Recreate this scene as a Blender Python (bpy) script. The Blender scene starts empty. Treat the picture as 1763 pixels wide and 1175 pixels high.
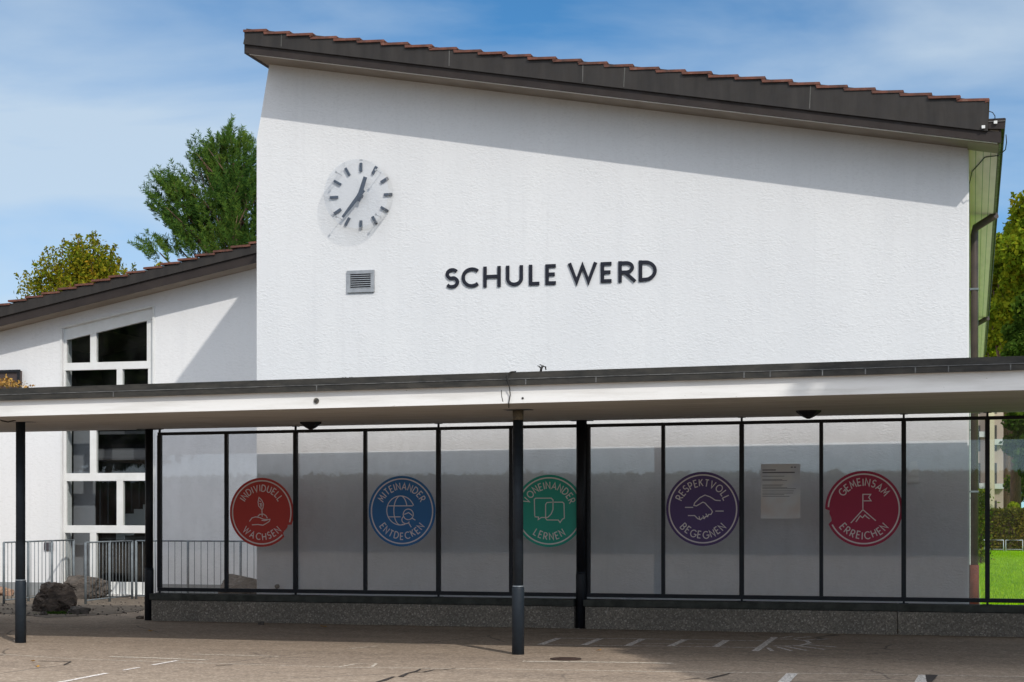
import bpy, bmesh, math, random
import numpy as np
from mathutils import Vector, Matrix, noise as mnoise

C = bpy.context.scene
COL = C.collection
R = math.radians
random.seed(7)

# ------------------------------------------------------------------ camera
F = 2900.0; HOR = 880.0; CX = 881.5; CAMH = 1.6; YAW = R(15.3)
cam_d = bpy.data.cameras.new('camera'); cam = bpy.data.objects.new('camera', cam_d); COL.objects.link(cam)
cam.location = (0, 0, CAMH); cam.rotation_euler = (R(90), 0, YAW)
cam_d.sensor_width = 36; cam_d.lens = F / 1763 * 36
cam_d.shift_x = 0; cam_d.shift_y = (HOR - 587.5) / 1763
cam_d.clip_start = 0.1; cam_d.clip_end = 3000
C.camera = cam
C.cycles.caustics_reflective = False; C.cycles.caustics_refractive = False
# ------------------------------------------------------------------ light and exposure
SUN = Vector((0.88, -1.0, 1.07)).normalized()
SUN_EL = math.asin(SUN.z); SUN_ROT = math.atan2(SUN.x, SUN.y)
C.view_settings.view_transform = 'Standard'; C.view_settings.look = 'None'
C.view_settings.exposure = 0.10; C.view_settings.gamma = 1.0; C.view_settings.use_curve_mapping = False
w = bpy.data.worlds.new('World'); C.world = w; w.use_nodes = True
nt = w.node_tree; nt.nodes.clear()
out = nt.nodes.new('ShaderNodeOutputWorld'); bg = nt.nodes.new('ShaderNodeBackground')
sky = nt.nodes.new('ShaderNodeTexSky'); sky.sky_type = 'NISHITA'; sky.sun_disc = False
sky.sun_elevation = SUN_EL; sky.sun_rotation = SUN_ROT; sky.air_density = 0.65; sky.dust_density = 0.0; sky.ozone_density = 3.5; sky.altitude = 400
tc = nt.nodes.new('ShaderNodeTexCoord'); mp = nt.nodes.new('ShaderNodeMapping')
mp.inputs['Rotation'].default_value = (0, R(12), R(20)); mp.inputs['Scale'].default_value = (1.0, 1.0, 3.4)
nz = nt.nodes.new('ShaderNodeTexNoise'); nz.inputs['Scale'].default_value = 3.1; nz.inputs['Detail'].default_value = 7; nz.inputs['Roughness'].default_value = 0.5; nz.inputs['Distortion'].default_value = 0.35
rp = nt.nodes.new('ShaderNodeValToRGB'); rp.color_ramp.elements[0].position = 0.38; rp.color_ramp.elements[0].color = (0.0, 0.0, 0.0, 1)
rp.color_ramp.elements[1].position = 0.74; rp.color_ramp.elements[1].color = (0.8, 0.8, 0.8, 1)
# more cloud towards the left part of the view
sx = nt.nodes.new('ShaderNodeSeparateXYZ'); mr = nt.nodes.new('ShaderNodeMapRange')
mr.inputs['From Min'].default_value = -0.25; mr.inputs['From Max'].default_value = -0.52; mr.inputs['To Min'].default_value = 0.0; mr.inputs['To Max'].default_value = 0.24
ad = nt.nodes.new('ShaderNodeMath'); ad.operation = 'ADD'
mx = nt.nodes.new('ShaderNodeMix'); mx.data_type = 'RGBA'
mx.inputs['B'].default_value = (5.6, 6.6, 7.5, 1)
tint = nt.nodes.new('ShaderNodeMix'); tint.data_type = 'RGBA'; tint.blend_type = 'MULTIPLY'; tint.inputs['Factor'].default_value = 1.0
tint.inputs['B'].default_value = (0.57, 1.05, 1.16, 1)
L = nt.links.new
L(tc.outputs['Generated'], mp.inputs['Vector']); L(mp.outputs['Vector'], nz.inputs['Vector'])
L(tc.outputs['Generated'], sx.inputs[0]); L(sx.outputs['X'], mr.inputs['Value'])
mr2 = nt.nodes.new('ShaderNodeMapRange'); mr2.inputs['From Min'].default_value = 0.35; mr2.inputs['From Max'].default_value = 0.7; mr2.inputs['To Max'].default_value = 0.16  # extra cloud added high overhead, out of view, for neutral ambient light
ad2 = nt.nodes.new('ShaderNodeMath'); ad2.operation = 'ADD'; L(sx.outputs['Z'], mr2.inputs['Value'])
L(nz.outputs['Fac'], ad.inputs[0]); L(mr.outputs['Result'], ad.inputs[1]); L(ad.outputs[0], ad2.inputs[0]); L(mr2.outputs['Result'], ad2.inputs[1]); L(ad2.outputs[0], rp.inputs['Fac'])
L(sky.outputs['Color'], tint.inputs['A']); L(tint.outputs['Result'], mx.inputs['A'])
L(rp.outputs['Color'], mx.inputs['Factor'])
# unseen bright cloud added behind the camera and overhead to fill the shade
mr3 = nt.nodes.new('ShaderNodeMapRange'); mr3.inputs['From Min'].default_value = 0.25; mr3.inputs['From Max'].default_value = -0.35; mr3.inputs['To Max'].default_value = 0.62
ad3 = nt.nodes.new('ShaderNodeMath'); ad3.operation = 'ADD'; ad3.use_clamp = True; L(sx.outputs['Y'], mr3.inputs['Value']); 
mr5 = nt.nodes.new('ShaderNodeMapRange'); mr5.inputs['From Min'].default_value = 0.05; mr5.inputs['From Max'].default_value = 0.42; mr5.inputs['To Min'].default_value = 0.55; L(sx.outputs['Z'], mr5.inputs['Value'])
ml = nt.nodes.new('ShaderNodeMath'); ml.operation = 'MULTIPLY'; L(mr3.outputs['Result'], ml.inputs[0]); L(mr5.outputs['Result'], ml.inputs[1]); L(ml.outputs[0], ad3.inputs[0])
mr4 = nt.nodes.new('ShaderNodeMapRange'); mr4.inputs['From Min'].default_value = 0.45; mr4.inputs['From Max'].default_value = 0.8; mr4.inputs['To Max'].default_value = 0.45
L(sx.outputs['Z'], mr4.inputs['Value']); L(mr4.outputs['Result'], ad3.inputs[1])
mx2 = nt.nodes.new('ShaderNodeMix'); mx2.data_type = 'RGBA'; mx2.inputs['B'].default_value = (12.8, 13.4, 14.6, 1)
L(ad3.outputs[0], mx2.inputs['Factor']); L(mx.outputs['Result'], mx2.inputs['A'])
L(mx2.outputs['Result'], bg.inputs['Color']); L(bg.outputs['Background'], out.inputs['Surface'])
bg.inputs['Strength'].default_value = 0.105
sl = bpy.data.lights.new('sun', 'SUN'); sl.energy = 2.4; sl.angle = R(0.6); sl.color = (1.0, 0.955, 0.89)
so = bpy.data.objects.new('sun', sl); COL.objects.link(so)
so.rotation_euler = SUN.to_track_quat('Z', 'Y').to_euler(); so.location = (20, -15, 25)

# ------------------------------------------------------------------ pixel -> world
cs, sn = math.cos(YAW), math.sin(YAW)
def ray(px, py):
    u = (px - CX) / F; v = (HOR - py) / F
    return (-sn + u * cs, cs + u * sn, v)
def onY(px, py, Y):
    d = ray(px, py); t = Y / d[1]; return (d[0] * t, Y, CAMH + d[2] * t)
def onZ(px, py, z=0.0):
    d = ray(px, py); t = (z - CAMH) / d[2]; return (d[0] * t, d[1] * t, z)
def xz(px, py, Y):
    p = onY(px, py, Y); return (p[0], p[2])

# ------------------------------------------------------------------ node helpers
def mat(name, base=(0.5, 0.5, 0.5), rough=0.7, metal=0.0, spec=0.5):
    m = bpy.data.materials.new(name); m.use_nodes = True
    b = m.node_tree.nodes['Principled BSDF']
    b.inputs['Base Color'].default_value = (*base, 1); b.inputs['Roughness'].default_value = rough
    b.inputs['Metallic'].default_value = metal; b.inputs['Specular IOR Level'].default_value = spec
    return m
def N(m, t, **kw):
    n = m.node_tree.nodes.new(t)
    for k, v in kw.items(): setattr(n, k, v)
    return n
def LK(m, a, b): m.node_tree.links.new(a, b)
def coord(m, scale=(1, 1, 1), rot=(0, 0, 0)):
    t = N(m, 'ShaderNodeTexCoord'); p = N(m, 'ShaderNodeMapping')
    p.inputs['Scale'].default_value = scale; p.inputs['Rotation'].default_value = rot
    LK(m, t.outputs['Object'], p.inputs['Vector']); return p.outputs['Vector']
def noise_tex(m, vec, scale, detail=4, rough=0.5, dist=0.0):
    n = N(m, 'ShaderNodeTexNoise'); n.inputs['Scale'].default_value = scale; n.inputs['Detail'].default_value = detail
    n.inputs['Roughness'].default_value = rough; n.inputs['Distortion'].default_value = dist
    LK(m, vec, n.inputs['Vector']); return n.outputs['Fac']
def ramp(m, fac, stops):
    r = N(m, 'ShaderNodeValToRGB'); e = r.color_ramp.elements
    while len(e) < len(stops): e.new(0.5)
    for k, (p, c) in enumerate(stops): e[k].position = p; e[k].color = (*c, 1)
    LK(m, fac, r.inputs['Fac']); return r.outputs['Color']
def mixc(m, fac, a, b, mode='MIX'):
    x = N(m, 'ShaderNodeMix', data_type='RGBA', blend_type=mode)
    for s, v in (('Factor', fac), ('A', a), ('B', b)):
        if isinstance(v, (int, float)): x.inputs[s].default_value = v
        elif isinstance(v, tuple): x.inputs[s].default_value = (*v, 1)
        else: LK(m, v, x.inputs[s])
    return x.outputs['Result']
def bump(m, h, strength=0.3, dist=0.01, prev=None):
    b = N(m, 'ShaderNodeBump'); b.inputs['Strength'].default_value = strength; b.inputs['Distance'].default_value = dist
    LK(m, h, b.inputs['Height'])
    if prev: LK(m, prev, b.inputs['Normal'])
    return b.outputs['Normal']
def setc(m, c): LK(m, c, m.node_tree.nodes['Principled BSDF'].inputs['Base Color'])
def setn(m, c): LK(m, c, m.node_tree.nodes['Principled BSDF'].inputs['Normal'])
def setr(m, c): LK(m, c, m.node_tree.nodes['Principled BSDF'].inputs['Roughness'])

M = {}
def plaster(name, a, b, bs, dist, sc):
    m = mat(name, a, 0.9, spec=0.2)
    v = coord(m, (1, 1, 1)); v2 = coord(m, (1.0, 1.0, 1.9), (0, R(-14), 0))
    n1 = noise_tex(m, v2, sc, 3, 0.55, 0.6); n2 = noise_tex(m, v, sc * 3.5, 3, 0.6)
    big = noise_tex(m, coord(m, (1, 1, 0.35)), 0.9, 5, 0.6)
    c = ramp(m, big, [(0.3, b), (0.62, a)])
    c = mixc(m, ramp(m, n1, [(0.33, (1, 1, 1)), (0.5, (0, 0, 0))]), c, tuple(x * 0.93 for x in a))
    stk = noise_tex(m, coord(m, (3.2, 3.2, .12)), 2.6, 6, 0.65)
    c = mixc(m, ramp(m, stk, [(0.52, (0, 0, 0)), (0.75, (.30, .30, .30))]), c, tuple(x * .88 for x in b))
    setc(m, c)
    pm_ = mixc(m, 1.0, ramp(m, n1, [(0.25, (0, 0, 0)), (0.75, (1, 1, 1))]), ramp(m, noise_tex(m, coord(m, (1, 1, 1), (0, .6, 0)), 2.3, 5, .65), [(0.35, (.12, .12, .12)), (0.65, (1, 1, 1))]), 'MULTIPLY'); nn = bump(m, pm_, bs, dist); nn = bump(m, n2, bs * 0.5, dist * 0.3, nn); setn(m, nn); return m
M['wall'] = plaster('white_roughcast', (0.745, 0.745, 0.74), (0.695, 0.698, 0.70), 0.30, 0.014, 19.0)
M['wingwall'] = plaster('white_wing_plaster', (0.79, 0.785, 0.775), (0.74, 0.74, 0.74), 0.3, 0.010, 14.0)
m = mat('soffit_brown_beige', (0.34, 0.30, 0.24), 0.85); M['cream'] = m
setc(m, ramp(m, noise_tex(m, coord(m), 2.5, 5), [(0.3, (0.24, 0.195, 0.15)), (0.7, (0.32, 0.265, 0.21))]))
# canopy paint: white with dirt runs and flaking
m = mat('canopy_white_paint', (0.78, 0.77, 0.74), 0.75); M['canopy'] = m
v = coord(m, (0.6, 0.6, 7.0)); st = noise_tex(m, v, 1.6, 5, 0.6)
v3 = coord(m, (1, 1, 2.2)); sp = noise_tex(m, v3, 9.0, 6, 0.7)
c = ramp(m, st, [(0.32, (0.67, 0.655, 0.62)), (0.55, (0.80, 0.79, 0.765))])
c = mixc(m, ramp(m, sp, [(0.685, (0, 0, 0)), (0.71, (1, 1, 1))]), c, (0.36, 0.31, 0.26)); setc(m, c)
setn(m, bump(m, sp, 0.25, 0.006))
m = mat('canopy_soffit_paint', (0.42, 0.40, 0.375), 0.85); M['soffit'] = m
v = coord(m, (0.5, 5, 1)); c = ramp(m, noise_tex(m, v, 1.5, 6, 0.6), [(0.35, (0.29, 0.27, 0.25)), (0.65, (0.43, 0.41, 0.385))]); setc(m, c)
def metalm(name, a, b, rough=0.5, metal=0.35, sc=3.0, stretch=(1, 1, 1)):
    m = mat(name, a, rough, metal, 0.3); n = noise_tex(m, coord(m, stretch), sc, 6, 0.65)
    setc(m, ramp(m, n, [(0.35, b), (0.65, a)]))
    setr(m, ramp(m, noise_tex(m, coord(m), sc * 5, 3), [(0.3, (rough - .1,) * 3), (0.7, (rough + .12,) * 3)])); return m
M['trim'] = metalm('weathered_dark_trim', (0.048, 0.044, 0.037), (0.020, 0.020, 0.018), 0.6, 0.0, 5, (1, 1, 3))
M['trimline'] = metalm('pale_trim_lip', (0.20, 0.20, 0.19), (0.07, 0.07, 0.07), 0.5, 0.2, 9)
M['barge'] = metalm('brown_black_barge_metal', (0.036, 0.031, 0.027), (0.022, 0.019, 0.017), 0.55, 0.0, 2.2, (3, 1, .5))
M['board'] = metalm('dark_brown_board', (0.034, 0.025, 0.021), (0.022, 0.016, 0.014), 0.6, 0.0, 2.0, (1, 1, 1))
M['seam'] = metalm('grey_metal_seam', (0.15, 0.14, 0.13), (0.08, 0.08, 0.07), 0.5, 0.2)
M['slate'] = metalm('slate_blue_black_paint', (0.020, 0.028, 0.037), (0.014, 0.020, 0.028), 0.55, 0.0, 4)
M['black'] = metalm('black_steel', (0.012, 0.013, 0.017), (0.008, 0.009, 0.012), 0.5, 0.0, 6)
M['chipped'] = metalm('chipped_post_head', (0.20, 0.17, 0.12), (0.04, 0.045, 0.05), 0.7, 0.0, 14)
M['ring'] = metalm('bright_zinc_ring', (0.42, 0.46, 0.50), (0.20, 0.23, 0.26), 0.4, 0.4, 9)
M['galv'] = metalm('galvanised_steel', (0.20, 0.23, 0.245), (0.13, 0.15, 0.165), 0.6, 0.0, 8)
M['alu'] = metalm('brushed_aluminium', (0.42, 0.43, 0.44), (0.33, 0.34, 0.35), 0.4, 0.5, 10)
M['pipe'] = metalm('brown_downpipe', (0.085, 0.062, 0.052), (0.055, 0.042, 0.036), 0.45, 0.1, 3)
M['rustpipe'] = metalm('rust_red_pipe', (0.15, 0.036, 0.022), (0.09, 0.025, 0.017), 0.8, 0.0, 6)
M['letter'] = metalm('navy_black_letters', (0.014, 0.016, 0.026), (0.010, 0.012, 0.020), 0.7, 0.0, 6)
M['hand'] = metalm('blue_grey_clock_paint', (0.022, 0.036, 0.060), (0.016, 0.026, 0.045), 0.4, 0.0, 6)
M['white'] = metalm('white_frame_paint', (0.78, 0.78, 0.76), (0.70, 0.70, 0.67), 0.5, 0.0, 4)
M['rope'] = metalm('dark_cable', (0.05, 0.045, 0.04), (0.03, 0.03, 0.03), 0.7, 0.0)
# roof tiles
m = mat('clay_roof_tiles', (0.2, 0.05, 0.03), 0.8); M['tile'] = m
n = noise_tex(m, coord(m), 6.5, 6, 0.7)
c = ramp(m, n, [(0.28, (0.04, 0.027, 0.023)), (0.45, (0.105, 0.042, 0.028)), (0.6, (0.165, 0.058, 0.036)), (0.75, (0.19, 0.13, 0.10))]); setc(m, c)
setn(m, bump(m, noise_tex(m, coord(m), 30, 3), 0.4, 0.01))
# green side boards
m = mat('pale_green_eaves_boards', (0.5, 0.52, 0.33), 0.75); M['green'] = m
tcn = N(m, 'ShaderNodeTexCoord'); sp_ = N(m, 'ShaderNodeSeparateXYZ'); LK(m, tcn.outputs['Object'], sp_.inputs[0])
mu = N(m, 'ShaderNodeMath', operation='MULTIPLY'); LK(m, sp_.outputs['X'], mu.inputs[0]); mu.inputs[1].default_value = 10.3
fr = N(m, 'ShaderNodeMath', operation='FRACT'); LK(m, mu.outputs[0], fr.inputs[0])
c = ramp(m, noise_tex(m, coord(m, (4, .6, 1)), 2.2, 5), [(0.3, (0.74, 0.58, 0.60)), (0.7, (0.84, 0.67, 0.68))])
c = mixc(m, ramp(m, fr.outputs[0], [(0.90, (0, 0, 0)), (0.93, (1, 1, 1))]), c, (0.26, 0.27, 0.16)); setc(m, c)
# concrete with exposed aggregate
m = mat('exposed_aggregate_concrete', (0.2, 0.19, 0.17), 0.9); M['concrete'] = m
vo = N(m, 'ShaderNodeTexVoronoi'); vo.inputs['Scale'].default_value = 62; LK(m, coord(m), vo.inputs['Vector'])
hs = N(m, 'ShaderNodeSeparateColor'); LK(m, vo.outputs['Color'], hs.inputs[0])
c = ramp(m, hs.outputs[0], [(0.1, (0.15, 0.125, 0.10)), (0.6, (0.23, 0.195, 0.155)), (0.88, (0.285, 0.24, 0.19)), (0.98, (0.44, 0.385, 0.32))])
c = mixc(m, ramp(m, noise_tex(m, coord(m), 1.6, 5, 0.6), [(0.35, (0.6, 0.6, 0.6)), (0.6, (1, 1, 1))]), (0.10, 0.09, 0.075), c); setc(m, c)
setn(m, bump(m, hs.outputs[0], 0.3, 0.003))
M['coping'] = metalm('mossy_dark_coping', (0.075, 0.075, 0.065), (0.035, 0.037, 0.030), 0.85, 0.0, 5)
M['plinth'] = metalm('grey_plinth', (0.30, 0.31, 0.31), (0.22, 0.23, 0.23), 0.9, 0.0, 3)
# asphalt
m = mat('worn_brown_asphalt', (0.25, 0.21, 0.17), 0.92, spec=0.25); M['asphalt'] = m
v = coord(m)
vo = N(m, 'ShaderNodeTexVoronoi'); vo.inputs['Scale'].default_value = 42; LK(m, v, vo.inputs['Vector'])
hs = N(m, 'ShaderNodeSeparateColor'); LK(m, vo.outputs['Color'], hs.inputs[0])
big = noise_tex(m, coord(m, (0.35, 1.5, 1)), 0.8, 7, 0.62, 0.3); mid = noise_tex(m, v, 5.5, 5, 0.65)
c = ramp(m, big, [(0.30, (0.14, 0.104, 0.077)), (0.5, (0.27, 0.204, 0.148)), (0.68, (0.38, 0.292, 0.214))])
c = mixc(m, 0.55, c, ramp(m, mid, [(0.3, (0.205, 0.16, 0.12)), (0.7, (0.40, 0.312, 0.232))]))
c = mixc(m, 0.30, c, ramp(m, hs.outputs[0], [(0.0, (0.10, 0.08, 0.06)), (0.45, (0.28, 0.218, 0.165)), (0.8, (0.43, 0.342, 0.262)), (0.97, (0.72, 0.61, 0.49))]))
vc = N(m, 'ShaderNodeTexVoronoi', feature='DISTANCE_TO_EDGE'); vc.inputs['Scale'].default_value = 0.55
wv = N(m, 'ShaderNodeTexNoise'); wv.inputs['Scale'].default_value = 2.2; wv.inputs['Detail'].default_value = 6; LK(m, v, wv.inputs['Vector'])
LK(m, mixc(m, 0.16, v, wv.outputs['Color'], 'ADD'), vc.inputs['Vector'])
ck = ramp(m, vc.outputs['Distance'], [(0.0, (1, 1, 1)), (0.012, (0, 0, 0))]); ckm = ramp(m, noise_tex(m, coord(m, (1, 1, 1), (0, 0, 1.0)), 0.5, 3), [(0.52, (0, 0, 0)), (0.6, (.8, .8, .8))])
c = mixc(m, mixc(m, 1.0, ck, ckm, 'MULTIPLY'), c, (0.06, 0.05, 0.042))
stn = ramp(m, noise_tex(m, coord(m, (.8, 1.8, 1)), 1.9, 6, 0.7, .8), [(0.60, (0, 0, 0)), (0.72, (.5, .5, .5))]); c = mixc(m, stn, c, (0.10, 0.083, 0.068))
setc(m, c); setn(m, bump(m, hs.outputs[0], 0.55, 0.008, bump(m, mid, 0.3, 0.01)))
def chalk(name, col, under, lo, hi, sc=22):
    m = mat(name, col, 0.95, spec=0.2); v = coord(m)
    n = noise_tex(m, v, sc, 5, 0.75)
    tr = N(m, 'ShaderNodeBsdfTransparent'); mixs = N(m, 'ShaderNodeMixShader')
    o = m.node_tree.nodes['Material Output']; b = m.node_tree.nodes['Principled BSDF']
    f = ramp(m, n, [(lo, (0, 0, 0)), (hi, (1, 1, 1))])
    LK(m, f, mixs.inputs['Fac']); LK(m, tr.outputs[0], mixs.inputs[1]); LK(m, b.outputs[0], mixs.inputs[2]); LK(m, mixs.outputs[0], o.inputs['Surface'])
    return m
M['paint'] = chalk('worn_white_paint', (0.66, 0.62, 0.57), None, 0.36, 0.54)
M['chalk'] = chalk('faded_chalk', (0.85, 0.78, 0.72), None, 0.33, 0.55)
M['seampale'] = chalk('pale_asphalt_joint', (0.66, 0.58, 0.48), None, 0.36, 0.54)
M['crack'] = chalk('dark_crack_filler', (0.05, 0.042, 0.038), None, 0.30, 0.42, 12)
M['patch'] = chalk('dusty_patch', (0.38, 0.32, 0.25), None, 0.48, 0.68, 8)
# grass
m = mat('bright_lawn', (0.12, 0.25, 0.02), 0.8, spec=0.2); M['grass'] = m
c = ramp(m, noise_tex(m, coord(m, (1, .3, 1)), 1.6, 8, 0.7), [(0.3, (0.12, 0.27, 0.006)), (0.55, (0.20, 0.42, 0.006)), (0.75, (0.28, 0.46, 0.01))]); setc(m, c)
setn(m, bump(m, noise_tex(m, coord(m), 14, 4), 0.6, 0.05))
def leafm(name, stops, trans=0.3):
    m = bpy.data.materials.new(name); m.use_nodes = True; t = m.node_tree; t.nodes.clear()
    o = t.nodes.new('ShaderNodeOutputMaterial'); d = t.nodes.new('ShaderNodeBsdfDiffuse'); tl = t.nodes.new('ShaderNodeBsdfTranslucent'); mx_ = t.nodes.new('ShaderNodeMixShader')
    g = t.nodes.new('ShaderNodeNewGeometry'); v = coord(m)
    n = noise_tex(m, v, 0.7, 3); a = t.nodes.new('ShaderNodeMath'); a.operation = 'MULTIPLY_ADD'; a.inputs[1].default_value = 0.5
    s = t.nodes.new('ShaderNodeMath'); s.operation = 'SUBTRACT'; LK(m, n, s.inputs[0]); s.inputs[1].default_value = 0.27
    LK(m, g.outputs['Random Per Island'], a.inputs[0]); LK(m, s.outputs[0], a.inputs[2])
    c = ramp(m, a.outputs[0], stops)
    LK(m, c, d.inputs['Color']); LK(m, c, tl.inputs['Color']); mx_.inputs['Fac'].default_value = trans
    LK(m, d.outputs[0], mx_.inputs[1]); LK(m, tl.outputs[0], mx_.inputs[2]); LK(m, mx_.outputs[0], o.inputs['Surface']); return m
M['leafdark'] = leafm('dark_green_leaves', [(0.1, (0.022, 0.050, 0.008)), (0.5, (0.055, 0.105, 0.014)), (0.9, (0.13, 0.17, 0.02))])
M['leafmid'] = leafm('olive_green_leaves', [(0.1, (0.04, 0.085, 0.008)), (0.5, (0.10, 0.155, 0.014)), (0.9, (0.26, 0.25, 0.022))])
M['leafyellow'] = leafm('yellowing_leaves', [(0.1, (0.065, 0.12, 0.010)), (0.45, (0.17, 0.23, 0.015)), (0.78, (0.30, 0.30, 0.018)), (0.97, (0.42, 0.30, 0.02))])
M['leafgold'] = leafm('golden_autumn_leaves', [(0.1, (0.07, 0.115, 0.012)), (0.40, (0.15, 0.18, 0.014)), (0.75, (0.28, 0.22, 0.016)), (0.97, (0.36, 0.17, 0.02))])
M['leafbright'] = leafm('yellow_green_leaves', [(0.1, (0.11, 0.19, 0.01)), (0.5, (0.22, 0.30, 0.012)), (0.95, (0.42, 0.42, 0.02))])
M['needle'] = leafm('pine_needles', [(0.1, (0.024, 0.070, 0.020)), (0.5, (0.065, 0.135, 0.024)), (0.9, (0.17, 0.24, 0.035))], 0.28)
M['hedge'] = leafm('hedge_leaves', [(0.1, (0.05, 0.06, 0.012)), (0.5, (0.12, 0.12, 0.02)), (0.9, (0.24, 0.17, 0.03))], 0.2)
M['moss'] = leafm('moss_green', [(0.1, (0.02, 0.05, 0.01)), (0.9, (0.07, 0.12, 0.02))], 0.1)
m = mat('bark', (0.13, 0.075, 0.045), 0.95); M['bark'] = m
setc(m, ramp(m, noise_tex(m, coord(m, (3, 3, .6)), 4, 5, 0.7), [(0.3, (0.06, 0.04, 0.03)), (0.7, (0.20, 0.11, 0.065))]))
def rockm(name, a, b, c_):
    m = mat(name, a, 0.9); n = noise_tex(m, coord(m, (1, 1, 2.2), (0.4, 0.5, 0)), 5, 8, 0.7)
    setc(m, ramp(m, n, [(0.3, a), (0.5, b), (0.72, c_)])); setn(m, bump(m, n, 0.9, 0.05, bump(m, noise_tex(m, coord(m), 22, 5), 0.5, 0.02))); return m
M['rock'] = rockm('dark_rock', (0.03, 0.024, 0.02), (0.095, 0.070, 0.054), (0.24, 0.18, 0.135))
M['rock2'] = rockm('grey_rock', (0.035, 0.03, 0.026), (0.085, 0.07, 0.058), (0.17, 0.14, 0.115))
# glass
def glassm(name, tint, dirt_glare=0.02, boost=1.0, f0=0.042):
    m = bpy.data.materials.new(name); m.use_nodes = True; t = m.node_tree; t.nodes.clear()
    o = t.nodes.new('ShaderNodeOutputMaterial'); tr = t.nodes.new('ShaderNodeBsdfTransparent'); tr.inputs['Color'].default_value = (*tint, 1)
    gl = t.nodes.new('ShaderNodeBsdfGlossy'); gl.inputs['Roughness'].default_value = 0.015; gl.inputs['Color'].default_value = (boost, boost, boost, 1)
    lw = t.nodes.new('ShaderNodeLayerWeight'); lw.inputs['Blend'].default_value = 0.5
    pw_ = t.nodes.new('ShaderNodeMath'); pw_.operation = 'POWER'; pw_.inputs[1].default_value = 5; LK(m, lw.outputs['Facing'], pw_.inputs[0])
    fr = t.nodes.new('ShaderNodeMath'); fr.operation = 'MULTIPLY_ADD'; fr.inputs[1].default_value = 1 - f0; fr.inputs[2].default_value = f0; LK(m, pw_.outputs[0], fr.inputs[0])
    a = t.nodes.new('ShaderNodeMixShader'); LK(m, fr.outputs[0], a.inputs['Fac']); LK(m, tr.outputs[0], a.inputs[1]); LK(m, gl.outputs[0], a.inputs[2])
    di = t.nodes.new('ShaderNodeBsdfDiffuse'); di.inputs['Color'].default_value = (0.6, 0.6, 0.58, 1)
    b = t.nodes.new('ShaderNodeMixShader'); n = noise_tex(m, coord(m, (1, 1, .7)), 2.6, 6, 0.6)
    f = ramp(m, n, [(0.38, (dirt_glare * .15,) * 3), (0.66, (dirt_glare * 1.8,) * 3)])  # pale film: pane dirt, plus painted mottle for patchy reflections
    LK(m, f, b.inputs['Fac']); LK(m, a.outputs[0], b.inputs[1]); LK(m, di.outputs[0], b.inputs[2]); LK(m, b.outputs[0], o.inputs['Surface']); return m
M['glass'] = glassm('grey_wind_glass', (0.925, 0.928, 0.935), 0.026)
M['winglass'] = glassm('window_glass', (0.90, 0.92, 0.92), 0.004)
M['clockglass'] = glassm('clock_cover_glass', (0.965, 0.967, 0.97), 0.0, 1.0, 0.045)

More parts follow.
